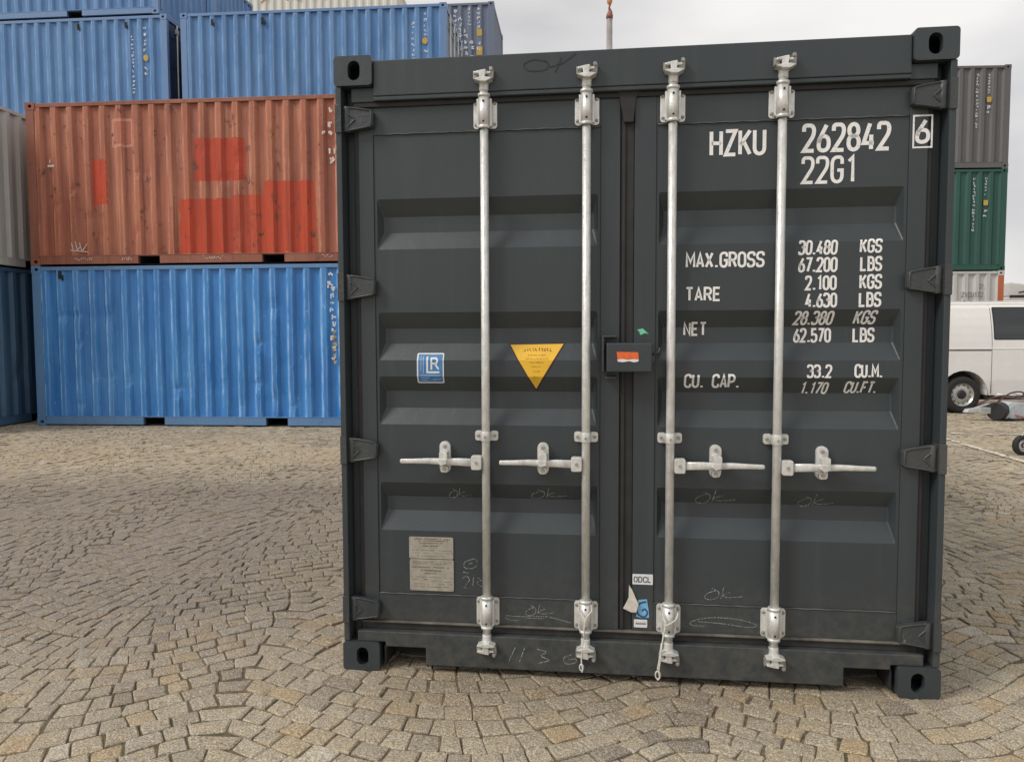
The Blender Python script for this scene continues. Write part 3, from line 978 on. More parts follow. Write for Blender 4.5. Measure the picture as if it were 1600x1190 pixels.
# ---- stickers and plates
M_SWHITE = plain('white_sticker_vinyl', (0.70, 0.72, 0.74), 0.4, 0, 0.08, 30)
M_SBLUE = plain('blue_sticker_print', (0.055, 0.19, 0.42), 0.4, 0, 0.15, 30)
M_SYEL = plain('yellow_sticker_print', (0.78, 0.46, 0.035), 0.4, 0, 0.08, 12)
M_SRED = plain('dark_red_sticker_edge', (0.045, 0.014, 0.012), 0.5)
M_SBLK = plain('black_sticker_print', (0.03, 0.03, 0.03), 0.5)
def decal(poly, mat, parent, name='sticker', extra=0.0016, drp=True, y=None):
    bm = newbm()
    bm.faces.new([bm.verts.new((a, 0, b)) for a, b in poly])
    if drp:
        drape(bm, extra)
    else:
        for v in bm.verts:
            v.co.y = y
    return link(name, bm, mat, parent)
def multi(strokes, mat, parent, name, extra, wd, drp=True, y=None, closed=False):
    bm = newbm()
    for s in strokes:
        ink_mesh(bm, s, wd, 0, closed)
    if drp:
        drape(bm, extra)
    else:
        for v in bm.verts:
            v.co.y = y
    return print_of(link(name, bm, mat, parent))
# blue LR sticker
decal(rrect(0.327, 0.443, 1.238, 1.366, 0.004, 1), M_SWHITE, door_l, 'blue_sticker', 0.0014)
decal(rrect(0.333, 0.438, 1.243, 1.361, 0.002, 1), M_SBLUE, door_l, 'sticker_print', 0.0022)
multi([[(0.372, 1.352), (0.372, 1.285), (0.425, 1.285)], [(0.390, 1.296), (0.390, 1.344), (0.411, 1.344), (0.416, 1.333), (0.411, 1.322), (0.392, 1.322)], [(0.404, 1.322), (0.421, 1.298)]], M_SWHITE, door_l, 'sticker_print', 0.0030, 0.0075)
multi([[(0.345, 1.353), (0.345, 1.29)], [(0.355, 1.353), (0.355, 1.28)], [(0.342, 1.272), (0.43, 1.272)], [(0.342, 1.262), (0.38, 1.262)], [(0.345, 1.253), (0.37, 1.250)], [(0.395, 1.253), (0.43, 1.256)]], plain('pale_blue_print', (0.35, 0.5, 0.68), 0.5), door_l, 'sticker_print', 0.0030, 0.003)
# yellow warning triangle
decal([(0.716, 1.404), (0.835, 1.203), (0.955, 1.408)][::-1], M_SRED, door_l, 'warning_triangle', 0.0014)
decal([(0.724, 1.4), (0.833, 1.215), (0.947, 1.4035)][::-1], M_SYEL, door_l, 'sticker_print', 0.0022)
bm = newbm()
rr = random.Random(3)
for k, (a, b, z, h) in enumerate(((0.782, 0.892, 1.380, 0.014), (0.80, 0.872, 1.358, 0.007), (0.79, 0.885, 1.343, 0.007), (0.808, 0.862, 1.328, 0.007), (0.815, 0.85, 1.310, 0.006), (0.82, 0.848, 1.290, 0.006), (0.822, 0.844, 1.268, 0.006))):
    x = a
    while x < b:
        wd = h * rr.uniform(0.4, 0.7)
        for _ in range(2):
            ink_mesh(bm, [(x + rr.uniform(0, wd), z + rr.uniform(-h, h) / 2), (x + rr.uniform(0, wd), z + rr.uniform(-h, h) / 2), (x + wd, z - h / 2)], h * 0.16)
        x += wd + h * 0.3
drape(bm, 0.0030)
print_of(link('sticker_print', bm, plain('brown_print', (0.28, 0.13, 0.02), 0.5), door_l))
# approval plate: two riveted sheets of small print
M_PLATE = plain('weathered_plate', (0.36, 0.335, 0.285), 0.5, 0.15, 0.15, 25)
bm = newbm()
add_prism(bm, rrect(0.285, 0.478, 0.484, 0.578, 0.006, 2), DY - 0.0045, DY - 0.001)
add_prism(bm, rrect(0.287, 0.479, 0.344, 0.481, 0.006, 2), DY - 0.0040, DY - 0.001)
link('approval_plate', bm, M_PLATE, door_l)
bm = newbm()
rr = random.Random(8)
def micro(x0, x1, z, h, fill=0.8):
    x = x0
    while x < x1:
        wd = rr.uniform(0.004, 0.011)
        if rr.random() < fill:
            ink_mesh(bm, [(x, z + rr.uniform(-.001, .001)), (x + wd, z + rr.uniform(-.001, .001))], h)
        x += wd + 0.002
for z, a, b, h in ((0.570, 0.30, 0.465, 0.004), (0.562, 0.31, 0.455, 0.003), (0.552, 0.33, 0.44, 0.003), (0.540, 0.345, 0.41, 0.004), (0.520, 0.295, 0.47, 0.0015), (0.508, 0.295, 0.47, 0.0015), (0.496, 0.32, 0.44, 0.002),
                   (0.470, 0.30, 0.47, 0.002), (0.462, 0.30, 0.46, 0.0015), (0.447, 0.295, 0.47, 0.003), (0.433, 0.335, 0.42, 0.004), (0.420, 0.345, 0.40, 0.003), (0.404, 0.295, 0.47, 0.0015), (0.394, 0.295, 0.36, 0.002), (0.385, 0.38, 0.46, 0.0015), (0.374, 0.295, 0.47, 0.0015), (0.362, 0.31, 0.46, 0.002)):
    micro(a, b, z, h)
for v in bm.verts:
    v.co.y = DY - 0.0052
print_of(link('plate_print', bm, plain('plate_print_brown', (0.14, 0.10, 0.065), 0.6), door_l))
# stickers low on the right leaf
yS = DY - 0.0065
decal(rrect(1.2365, 1.320, 0.405, 0.449, 0.002, 1), M_SWHITE, door_r, 'white_sticker', drp=False, y=yS - .0004)
bm = newbm()
write(bm, 'ODCL', 1.241, 1.314, 0.414, 0.439, 0.14, 0.02)
for v in bm.verts:
    v.co.y = yS - .0012
print_of(link('sticker_print', bm, M_SBLK, door_r))
bm = newbm()
bp = [(1.252, 0.268), (1.257, 0.300), (1.250, 0.325), (1.262, 0.340), (1.296, 0.344), (1.303, 0.300), (1.306, 0.266), (1.28, 0.263)]
bm.faces.new([bm.verts.new((a, yS - 0.0004, b)) for a, b in bp])
link('blue_sticker', bm, plain('pale_blue_vinyl', (0.20, 0.48, 0.72), 0.35), door_r)
multi([crv([(1.293, 0.333), (1.268, 0.325), (1.256, 0.300), (1.262, 0.278), (1.285, 0.268), (1.298, 0.285), (1.288, 0.302), (1.276, 0.293)])], plain('navy_print', (0.02, 0.08, 0.22), 0.4), door_r, 'sticker_print', 0, 0.007, False, yS - 0.0012)
decal(rrect(1.243, 1.298, 0.223, 0.257, 0.002, 1), M_SWHITE, door_r, 'small_white_sticker', drp=False, y=yS - .0004)
bm = newbm()
for k in range(5):
    x = 1.251 + k * 0.0085
    ink_mesh(bm, [(x, 0.236), (x + 0.004, 0.244), (x + 0.006, 0.236)], 0.0028, yS - .0012)
print_of(link('sticker_print', bm, plain('dark_red_print', (0.13, 0.05, 0.05), 0.5), door_r))
bm = newbm()   # torn strip of tape, curling off the gasket
tp = [(1.222, 0.402), (1.234, 0.385), (1.262, 0.322), (1.252, 0.290), (1.232, 0.290), (1.198, 0.305), (1.212, 0.332), (1.221, 0.352)]
bm.faces.new([bm.verts.new((a, yS - 0.002 - 0.010 * (0.41 - b) / 0.12, b)) for a, b in tp])
g = bmesh.ops.triangulate(bm, faces=bm.faces[:])
o = link('torn_tape', bm, plain('dirty_tape', (0.56, 0.52, 0.46), 0.6, 0, 0.15, 40), door_r)
o.modifiers.new('thick', 'SOLIDIFY').thickness = 0.0008
# green scrap of tape
decal([(1.249, 1.461), (1.272, 1.466), (1.296, 1.443), (1.281, 1.447), (1.262, 1.439), (1.258, 1.452)][::-1], plain('green_tape', (0.14, 0.55, 0.33), 0.5), door_r, 'green_tape', drp=False, y=yS)

# ---- lock box over the seam
bm = newbm()
add_box(bm, 1.126, 1.304, -0.052, 0.044, 1.292, 1.408)
lb = link('lock_box', bm, M_DARK, main, 0.005)
bm = newbm()
add_box(bm, 1.108, 1.116, -0.02, 0.044, 1.292, 1.430)
add_box(bm, 1.108, 1.166, -0.02, 0.044, 1.4305, 1.437)
add_box(bm, 1.120, 1.165, 0.0, 0.044, 1.262, 1.272)
link('lock_shroud', bm, M_HINGE, lb, 0.002)
decal([(1.166, 1.373), (1.250, 1.371), (1.253, 1.344), (1.25, 1.334), (1.169, 1.338)][::-1], plain('orange_label', (0.72, 0.13, 0.03), 0.4, 0, 0.2, 40), lb, 'orange_label', drp=False, y=-0.0532)
decal([(1.169, 1.342), (1.19, 1.345), (1.207, 1.341), (1.232, 1.344), (1.252, 1.342), (1.251, 1.335), (1.235, 1.331), (1.215, 1.336), (1.19, 1.332), (1.170, 1.334)][::-1], M_SWHITE, lb, 'label_strip', drp=False, y=-0.0540)
bm = newbm()
add_tube(bm, [(1.302, -0.01, 1.365), (1.318, -0.03, 1.362), (1.332, -0.035, 1.372), (1.336, -0.03, 1.388)], 0.0035, 8)
add_box(bm, 1.3045, 1.316, -0.02, 0.03, 1.330, 1.395)
link('hasp', bm, M_HINGE, lb, 0.001)

# ---- locking bars
YB = 0.014
def bar(xb, left, hx0, hx1, rx):
    """one locking bar with guides, cams, handle; handle reaches from hx0 (hub) to hx1 (tip), retainer at rx"""
    bm = newbm()
    add_tube(bm, [(xb, YB, 0.135), (xb, YB, 2.462)], 0.0172, 20)
    b = link('locking_bar', bm, M_GALV, main)
    for top in (True, False):
        z0, z1 = (2.285, 2.406) if top else (0.208, 0.328)
        bm = newbm()
        add_prism(bm, rrect(xb - 0.048, xb + 0.050, z0, z1, 0.012, 3), DY - 0.011, DY - 0.0055)
        # folded flanges either side of the bar
        add_prism(bm, rrect(xb - 0.031, xb - 0.0225, z0 + 0.004, z1 - 0.004, 0.003, 1), YB + 0.002, DY - 0.010)
        add_prism(bm, rrect(xb + 0.0225, xb + 0.031, z0 + 0.004, z1 - 0.004, 0.003, 1), YB + 0.002, DY - 0.010)
        link_each('bar_bracket', bm, M_GALV, b, 0.0015)
        bm = newbm()
        add_tube(bm, [(xb, YB, z0 - 0.006), (xb, YB, z1 + 0.004)], 0.0225, 20)
        for z in ((z0 - 0.002, z0 + 0.006), (z1 + 0.004, z1 + 0.012)):
            add_tube(bm, [(xb, YB, z[0] - 0.004), (xb, YB, z[0] - 0.003), (xb, YB, z[1]), (xb, YB, z[1] + 0.001)], [0.022, 0.0255, 0.0255, 0.022], 20)
        link('guide_sleeve', bm, M_GALV, b)
        bm = newbm()
        for z in (z0 + 0.02, z1 - 0.02):
            add_tube(bm, [(xb, YB - 0.0242, z), (xb, YB - 0.02, z)], 0.0045, 8)
        link_each('sleeve_hole', bm, M_HOLE, b)
        bm = newbm()
        for dx, dz in ((-0.038, 0.018), (0.040, 0.018), (-0.038, 0.102), (0.040, 0.102)):
            add_tube(bm, [(xb + dx, DY - 0.017, z0 + dz), (xb + dx, DY - 0.0155, z0 + dz), (xb + dx, DY - 0.010, z0 + dz)], [0.0035, 0.006, 0.007], 10)
        link_each('bolt', bm, M_BOLT, b)
        # cam end and keeper
        s = 1 if top else -1
        zc = 2.458 if top else 0.150
        bm = newbm()
        add_tube(bm, [(xb, YB, zc - s * 0.028), (xb, YB, zc - s * 0.010), (xb, YB, zc), (xb, YB, zc + s * 0.008)], [0.0195, 0.0195, 0.021, 0.018], 16)
        add_prism(bm, [(xb - 0.038, zc + s * 0.008), (xb - 0.012, zc - s * 0.002), (xb + 0.014, zc - s * 0.004), (xb + 0.040, zc + s * 0.009), (xb + 0.016, zc + s * 0.015), (xb - 0.014, zc + s * 0.014)], -0.034, 0.02)
        add_prism(bm, [(xb - 0.013, zc + s * 0.012), (xb + 0.010, zc + s * 0.012), (xb + 0.014, zc + s * 0.046), (xb - 0.004, zc + s * 0.044), (xb - 0.034, zc + s * 0.038), (xb - 0.036, zc + s * 0.030), (xb - 0.014, zc + s * 0.030)], -0.030, 0.012)
        add_prism(bm, [(xb + 0.008, zc + s * 0.028), (xb + 0.03, zc + s * 0.03), (xb + 0.034, zc + s * 0.037), (xb + 0.010, zc + s * 0.042)], -0.022, 0.010)
        link('cam', bm, M_GALV, b, 0.0025)
        bm = newbm()
        add_prism(bm, [(xb - 0.040, zc + s * 0.014), (xb - 0.018, zc + s * 0.016), (xb - 0.018, zc + s * 0.03), (xb - 0.040, zc + s * 0.046)], -0.014, 0.012)
        add_prism(bm, [(xb + 0.018, zc + s * 0.014), (xb + 0.042, zc + s * 0.014), (xb + 0.044, zc + s * 0.05), (xb + 0.036, zc + s * 0.055), (xb + 0.016, zc + s * 0.026)], -0.014, 0.012)
        add_tube(bm, [(xb + 0.034, -0.022, zc + s * 0.050), (xb + 0.034, 0.01, zc + s * 0.050)], 0.008, 10)
        link_each('cam_keeper', bm, M_BOLT, b, 0.002)
    # middle guide
    bm = newbm()
    add_prism(bm, rrect(xb - 0.049, xb - 0.015, 0.999, 1.041, 0.010, 3), DY - 0.016, DY + 0.0003)
    add_prism(bm, rrect(xb + 0.015, xb + 0.049, 0.999, 1.041, 0.010, 3), DY - 0.016, DY + 0.0003)
    add_tube(bm, [(xb, YB, 1.000), (xb, YB, 1.040)], 0.0215, 18)
    link_each('middle_guide', bm, M_GALV, b, 0.0015)
    bm = newbm()
    add_tube(bm, [(xb, YB - 0.0235, 1.018), (xb, YB - 0.02, 1.018)], 0.005, 8)
    for dx in (-0.035, 0.035):
        add_tube(bm, [(xb + dx, DY - 0.022, 1.02), (xb + dx, DY - 0.015, 1.02)], 0.0065, 10)
    link_each('bolt', bm, M_BOLT, b)
    # handle
    d = 1 if hx1 > hx0 else -1
    zc = 0.911
    bm = newbm()
    hx = xb + d * 0.016
    add_prism(bm, rrect(min(hx, hx + d * 0.044), max(hx, hx + d * 0.044), zc - 0.030, zc + 0.030, 0.008, 3), -0.012, 0.024)
    link('handle_hub', bm, M_GALV, b, 0.003)
    bm = newbm()
    L = abs(hx1 - hx0)
    prev = None
    secs = [(0.036, 0.017, 0.006, -0.004, 0.000), (0.10, 0.0165, 0.006, -0.004, 0.003), (0.155, 0.0145, 0.010, 0.002, 0.001), (0.19, 0.014, 0.012, 0.004, 0.003), (0.23, 0.0125, 0.009, -0.002, 0.006), (0.29, 0.0105, 0.006, -0.008, 0.005), (L - 0.006, 0.0098, 0.005, -0.010, 0.004), (L, 0.007, 0.004, -0.010, 0.004)]
    rings = []
    for (a, hz, hy, yo, zo) in secs:
        ring = []
        for k in range(12):
            t_ = 2 * math.pi * k / 12
            cs, sn = math.cos(t_), math.sin(t_)
            sx_ = math.copysign(abs(cs) ** 0.6, cs)
            sz_ = math.copysign(abs(sn) ** 0.6, sn)
            ring.append(bm.verts.new((hx0 + d * a, 0.004 + yo + hy * sx_, zc + zo * 0.6 + hz * sz_)))
        rings.append(ring)
    for a, c in zip(rings, rings[1:]):
        for k in range(12):
            f = bm.faces.new((a[k], a[(k + 1) % 12], c[(k + 1) % 12], c[k]))
            f.smooth = True
    bm.faces.new(rings[0][::-1])
    bm.faces.new(rings[-1])
    link('handle', bm, M_GALV, b)
    # retainer plate and catch
    bm = newbm()
    add_prism(bm, rrect(rx - 0.0235, rx + 0.0235, zc - 0.051, zc + 0.083, 0.0225, 5), 0.030, DY + 0.0003)
    add_prism(bm, rrect(rx - 0.015, rx + 0.019, zc - 0.002, zc + 0.044, 0.006, 2), -0.022, 0.031)
    add_prism(bm, [(rx - 0.024, zc + 0.002), (rx - 0.006, zc - 0.012), (rx + 0.018, zc - 0.004), (rx + 0.016, zc + 0.014), (rx - 0.012, zc + 0.018)], -0.028, -0.010)
    add_prism(bm, rrect(rx - 0.017, rx + 0.017, zc - 0.046, zc - 0.018, 0.010, 3), 0.010, 0.031)
    link('handle_retainer', bm, M_GALV, b, 0.002)
    bm = newbm()
    for z in (zc + 0.062, zc - 0.031):
        add_tube(bm, [(rx, 0.004 if z < zc else 0.020, z), (rx, 0.031, z)], 0.008, 10)
    add_tube(bm, [(hx + d * 0.022, -0.017, zc + 0.001), (hx + d * 0.022, -0.010, zc + 0.001)], 0.006, 8)
    link_each('bolt', bm, M_BOLT, b)
    return b
bar(0.627, True, 0.612, 0.264, 0.449)
bar(1.043, True, 1.030, 0.686, 0.865)
bar(1.383, False, 1.405, 1.752, 1.566)
bar(1.802, False, 1.824, 2.174, 1.981)

# ---- rest of the box: side walls, roof, rails, closed end
M_SIDE = M_DARK
def corr_profile(L, pitch=0.278, depth=0.046):
    P = []
    x = 0.0
    n = max(2, round(L / pitch))
    p = L / n
    for i in range(n):
        x = i * p
        P += [(x, 0), (x + p * 0.28, 0), (x + p * 0.46, depth), (x + p * 0.82, depth)]
    P.append((L, 0))
    return P
def corr_wall(L, z0, z1, nz=1, dents=0, seed=0, depth=0.046):
    """wall in local x, z; outer face towards -y"""
    rr = random.Random(seed)
    P = corr_profile(L, depth=depth)
    D_ = [(rr.uniform(0.2, L - 0.2), rr.uniform(z0 + 0.15, z1 - 0.5) if k % 3 else z0 + rr.uniform(0.2, 0.9), rr.uniform(0.05, 0.16), rr.uniform(0.04, 0.14), rr.uniform(0.012, 0.034)) for k in range(dents)]
    bm = newbm()
    grid = []
    for j in range(nz + 1):
        z = z0 + (z1 - z0) * j / nz
        rw = []
        for x, y in P:
            dy = 0.0
            dx = 0.0
            if dents and 0 < j < nz:
                for (a, b, sa, sb, am) in D_:
                    e = ((x - a) / sa) ** 2 + ((z - b) / sb) ** 2
                    if e < 9:
                        dy += am * math.exp(-e) * (1.2 if y < 0.02 else 0.3)
                dy += 0.004 * noise.noise((x * 2.0, z * 1.6, seed))
                dx = 0.006 * noise.noise((x * 3.1 + 9, z * 1.9, seed))
            rw.append(bm.verts.new((x + dx, y + dy, z)))
        grid.append(rw)
    for a, b in zip(grid, grid[1:]):
        for i in range(len(P) - 1):
            bm.faces.new((a[i], a[i + 1], b[i + 1], b[i]))
    return bm

def turned(bm, rz, dx=0, dy=0):
    bmesh.ops.rotate(bm, verts=bm.verts, cent=(0, 0, 0), matrix=Matrix.Rotation(rz, 3, 'Z'))
    bmesh.ops.translate(bm, verts=bm.verts, vec=(dx, dy, 0))
    return bm
# left and right side walls of the dark container (long axis along its local y)
link('side_wall', turned(corr_wall(CL - 0.36, 0.16, 2.53), -math.pi / 2, 0.012, CL - 0.18), M_SIDE, main, recalc=False)
link('side_wall', turned(corr_wall(CL - 0.36, 0.16, 2.53), math.pi / 2, CWD - 0.012, 0.18), M_SIDE, main, recalc=False)
link('end_wall', turned(corr_wall(CWD - 0.2, 0.16, 2.53), math.pi, CWD - 0.1, CL - 0.012), M_SIDE, main, recalc=False)
bm = newbm()
for x0, x1 in ((0.0035, 0.064), (CWD - 0.064, CWD - 0.0035)):
    add_box(bm, x0, x1, 0.1785, CL - 0.1785, 2.525, CH - 0.012)
    add_box(bm, x0, x1, 0.1785, CL - 0.1785, 0.012, 0.165)
add_box(bm, 0.165, CWD - 0.165, CL - 0.06, CL - 0.004, 2.50, CH - 0.012)
add_box(bm, 0.165, CWD - 0.165, CL - 0.06, CL - 0.004, 0.02, 0.16)
link_each('side_rail', bm, M_DARK, main, 0.004)
bm = newbm()
add_box(bm, 0.0645, CWD - 0.0645, 0.161, CL - 0.0605, 2.56, 2.572)
for k in range(22):
    y = 0.35 + k * 0.25
    add_box(bm, 0.12, CWD - 0.12, y, y + 0.10, 2.5722, 2.582)
link('roof', bm, M_DARK, main)

# thin cords left tied to two of the bar brackets
M_CORD = plain('pale_cord', (0.62, 0.60, 0.53), 0.6, 0, 0.15, 60)
def cord(label, paths):
    bm = newbm()
    for p, r0 in paths:
        pts = crv3(p)
        add_tube(bm, pts, r0, 6)
    o = link('seal_cord', bm, M_CORD)
    o.matrix_world = Matrix.Translation((MX0, MY0, 0)) @ Matrix.Rotation(MYAW, 4, 'Z')
    return tag(o, label, 'seal cord', 'cords tied to the locking bar brackets')
def crv3(pts, n=5):
    P = [Vector(p) for p in pts]
    P = [P[0]] + P + [P[-1]]
    o = []
    for i in range(1, len(P) - 2):
        for k in range(n):
            t = k / n
            a, b, c, d = P[i - 1], P[i], P[i + 1], P[i + 2]
            o.append(0.5 * ((2 * b) + (c - a) * t + (2 * a - 5 * b + 4 * c - d) * t * t + (3 * b - a - 3 * c + d) * t ** 3))
    o.append(P[-2])
    return o
def knot_loop(cx, cz, y, r):
    return [(cx + r * 0.6 * math.cos(a), y, cz + r * math.sin(a)) for a in [k * math.pi / 4 for k in range(9)]]
cord('pale cord hanging straight down from the second locking bar from the left',
     [([(1.014, -0.012, 0.318), (1.018, -0.018, 0.30), (1.041, -0.028, 0.272), (1.037, -0.030, 0.20), (1.028, -0.030, 0.13), (1.028, -0.034, 0.088)], 0.0032),
      ([(1.066, -0.010, 0.330), (1.068, -0.018, 0.305), (1.043, -0.029, 0.272), (1.036, -0.033, 0.20)], 0.0030), (knot_loop(1.028, 0.074, -0.034, 0.013), 0.003), ([(1.028, -0.034, 0.09), (1.033, -0.04, 0.072), (1.03, -0.036, 0.055)], 0.0035)])
cord('pale cord slanting left from the bottom bracket right of the blue sticker',
     [([(1.357, -0.010, 0.306), (1.360, -0.018, 0.285), (1.367, -0.028, 0.266), (1.356, -0.032, 0.20), (1.347, -0.034, 0.12), (1.342, -0.034, 0.075)], 0.0034),
      ([(1.419, -0.004, 0.309), (1.410, -0.016, 0.285), (1.385, -0.028, 0.270), (1.367, -0.030, 0.262)], 0.0030), ([(1.352, -0.03, 0.19), (1.343, -0.034, 0.12), (1.336, -0.034, 0.08)], 0.003), (knot_loop(1.338, 0.058, -0.034, 0.016), 0.0032), ([(1.34, -0.036, 0.075), (1.345, -0.04, 0.05), (1.336, -0.036, 0.038)], 0.0032)])

# ------------------------------------------------------------------ stacked containers behind
def small_casting(bm, x0, x1, y0, y1, z0, z1, front):
    """block with an oblong pocket in the long-side face"""
    add_box(bm, x0, x1, y0, y1, z0, z1)

def container(label, group, loc, rz, H, paint_m, frame_m, dents=0, nz=1, seed=0, pockets=True, vents=(), post_m=None, post_right=None, door_right=None, L=6.058, cat='shipping container'):
    """box standing with its long side towards its local -y; local x runs along it"""
    W_ = 2.438
    r = thing('shipping_container', label, cat, loc, rz, group)
    link('side_wall', turned(corr_wall(L - 0.30, 0.15, H - 0.075, nz, dents, seed), 0, 0.15, 0.012), paint_m, r, recalc=False)
    link('side_wall', turned(corr_wall(L - 0.30, 0.15, H - 0.075), math.pi, L - 0.15, W_ - 0.012), paint_m, r, recalc=False)
    link('end_wall', turned(corr_wall(W_ - 0.28, 0.15, H - 0.10), -math.pi / 2, 0.02, W_ - 0.14), paint_m, r, recalc=False)
    if door_right is None:
        link('end_wall', turned(corr_wall(W_ - 0.28, 0.15, H - 0.10), math.pi / 2, L - 0.02, 0.14), paint_m, r, recalc=False)
    else:
        for y0, y1 in ((0.14, 1.205), (1.225, W_ - 0.14)):
            bm = newbm()
            add_box(bm, L - 0.06, L - 0.03, y0, y1, 0.17, H - 0.13)
            for k in range(4):
                z = 0.45 + k * (H - 0.9) / 3
                add_box(bm, L - 0.0298, L - 0.018, y0 + 0.06, y1 - 0.06, z, z + 0.16)
            d = link('door', bm, door_right, r, 0.004)
            for yy in (y0 + 0.3, y1 - 0.22):
                bm = newbm()
                add_tube(bm, [(L + 0.004, yy, 0.12), (L + 0.004, yy, H - 0.1)], 0.018, 8)
                for z in (0.25, 1.0, H - 0.25):
                    add_box(bm, L - 0.0175, L + 0.022, yy - 0.05, yy + 0.05, z - 0.05, z + 0.05)
                link('locking_bar', bm, M_GALV, r)
    for i, (x0, x1) in enumerate(((0.0, 0.15), (L - 0.15, L))):
        for y0, y1 in ((0.0, 0.10), (W_ - 0.10, W_)):
            bm = newbm()
            add_box(bm, x0 + 0.004, x1 - 0.004, y0 + 0.004, y1 - 0.004, 0.118, H - 0.118)
            pm = post_m or frame_m
            if i == 1 and post_right:
                pm = post_right
            link('corner_post', bm, pm, r, 0.006)
    for x0, x1, sx in ((0.0, 0.162, 1), (L - 0.162, L, -1)):
        for z0 in (0.0, H - 0.118):
            casting(x0, z0, sx, parent=r, mat=frame_m, yf=0.0, hole=(0.032, 0.028))
            casting(x0, z0, sx, parent=r, mat=frame_m, yf=W_, flip=True, hole=(0.032, 0.028))
    bm = newbm()
    for y0 in (0.008, W_ - 0.068):
        add_box(bm, 0.1625, L - 0.1625, y0, y0 + 0.06, H - 0.078, H - 0.016)
    add_box(bm, 0.012, 0.06, 0.1785, W_ - 0.1785, H - 0.10, H - 0.016)
    add_box(bm, L - 0.06, L - 0.012, 0.1785, W_ - 0.1785, H - 0.10, H - 0.016)
    link_each('top_rail', bm, frame_m, r, 0.004)
    bm = newbm()
    for y0 in (0.006, W_ - 0.066):
        segs = ((0.1625, 1.824), (2.184, L - 2.184), (L - 1.824, L - 0.1625)) if pockets else ((0.1625, L - 0.1625),)
        for a, b in segs:
            add_box(bm, a, b, y0, y0 + 0.06, 0.018, 0.155)
        if pockets:
            for a in (1.8242, L - 2.1838):
                add_box(bm, a, a + 0.3596, y0, y0 + 0.06, 0.136, 0.155)
    add_box(bm, 0.012, 0.06, 0.1785, W_ - 0.1785, 0.018, 0.155)
    add_box(bm, L - 0.06, L - 0.012, 0.1785, W_ - 0.1785, 0.018, 0.155)
    # folded upper lip of the rail
    add_box(bm, 0.1625, L - 0.1625, 0.001, 0.0058, 0.146, 0.156)
    link_each('bottom_rail', bm, frame_m, r, 0.003)
    if pockets:
        for a in (1.824, L - 2.184):
            bm = newbm()
            y0, y1 = 0.10, W_ - 0.1
            add_box(bm, a, a + 0.36, y0, y1, 0.130, 0.135)
            add_box(bm, a, a + 0.36, y0, y1, 0.012, 0.018)
            add_box(bm, a - 0.006, a, 0.067, W_ - 0.067, 0.012, 0.135)
            add_box(bm, a + 0.36, a + 0.366, 0.067, W_ - 0.067, 0.012, 0.135)
            add_box(bm, a, a + 0.36, 0.9, 0.91, 0.018, 0.13)
            link('fork_pocket', bm, M_HOLE, r)
    bm = newbm()
    add_box(bm, 0.0605, L - 0.0605, 0.0685, W_ - 0.0685, H - 0.045, H - 0.030)
    n = 20
    for k in range(n):
        x = 0.25 + k * (L - 0.6) / (n - 1)
        add_box(bm, x, x + 0.12, 0.12, W_ - 0.12, H - 0.0298, H - 0.018)
    link('roof', bm, paint_m, r)
    bm = newbm()
    add_box(bm, 0.1, L - 0.1, 0.1, W_ - 0.1, 0.136, 0.149)
    link('floor_panel', bm, M_HOLE, r)
    for x, z in vents:
        bm = newbm()
        add_box(bm, x, x + 0.05, -0.004, 0.03, z, z + 0.13)
        add_box(bm, x + 0.052, x + 0.075, -0.002, 0.03, z - 0.03, z + 0.06)
        link('vent', bm, M_HOLE, r, 0.006)
    return r

def marks(parent, x, z_top, z_bot, size, mat, seed, y=-0.004):
    """column of small weathered letters running down a panel, too small to be read"""
    bm = newbm()
    rr = random.Random(seed)
    z = z_top
    while z > z_bot:
        for _ in range(rr.choice((2, 3, 3))):
            a, b = rr.uniform(-.5, .5) * size, rr.uniform(0, .5) * size
            c_, d = rr.uniform(-.5, .5) * size, rr.uniform(.5, 1) * size
            ink_mesh(bm, [(x + a, z - b), (x + c_, z - b), (x + c_, z - d)] if rr.random() < 0.5 else [(x + a, z - b), (x + c_, z - d)], size * 0.24, y)
        z -= size * rr.choice((1.25, 1.3, 1.35, 1.9))
    return print_of(link('marking', bm, mat, parent))
def patch(parent, x0, x1, z0, z1, mat, y=-0.0045, name='sticker', r=0.01):
    bm = newbm()
    bm.faces.new([bm.verts.new((a, y, b)) for a, b in rrect(x0, x1, z0, z1, r, 2)])
    return link(name, bm, mat, parent)

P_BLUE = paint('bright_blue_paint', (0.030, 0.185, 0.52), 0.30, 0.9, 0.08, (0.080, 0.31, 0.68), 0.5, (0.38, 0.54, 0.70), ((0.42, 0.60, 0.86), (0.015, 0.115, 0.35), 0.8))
P_BLUEF = paint('blue_frame_paint', (0.10, 0.22, 0.42), 0.45, 0.5, 0.25, (0.16, 0.28, 0.46), 0.3, (0.3, 0.4, 0.5))
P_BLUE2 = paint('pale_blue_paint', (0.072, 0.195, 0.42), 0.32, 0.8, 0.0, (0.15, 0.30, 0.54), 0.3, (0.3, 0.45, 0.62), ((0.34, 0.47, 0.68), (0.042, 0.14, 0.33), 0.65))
P_BLUE2F = paint('pale_blue_frame_paint', (0.12, 0.225, 0.42), 0.45, 0.4, 0.05, (0.16, 0.27, 0.46), 0.3)
P_SLATE = paint('slate_paint', (0.13, 0.16, 0.23), 0.45, 0.3, 0.0, (0.18, 0.21, 0.28), 0.3)
P_STEEL = paint('weathered_blue_paint', (0.040, 0.095, 0.175), 0.5, 0.7, 0.3, (0.08, 0.155, 0.26), 0.3)
P_PALE = paint('pale_grey_paint', (0.46, 0.46, 0.44), 0.5, 0.5, 0.05, (0.58, 0.575, 0.55), 0.3)
P_GREY = paint('mid_grey_paint', (0.105, 0.103, 0.107), 0.5, 0.35, 0.1, (0.125, 0.122, 0.125), 0.3)
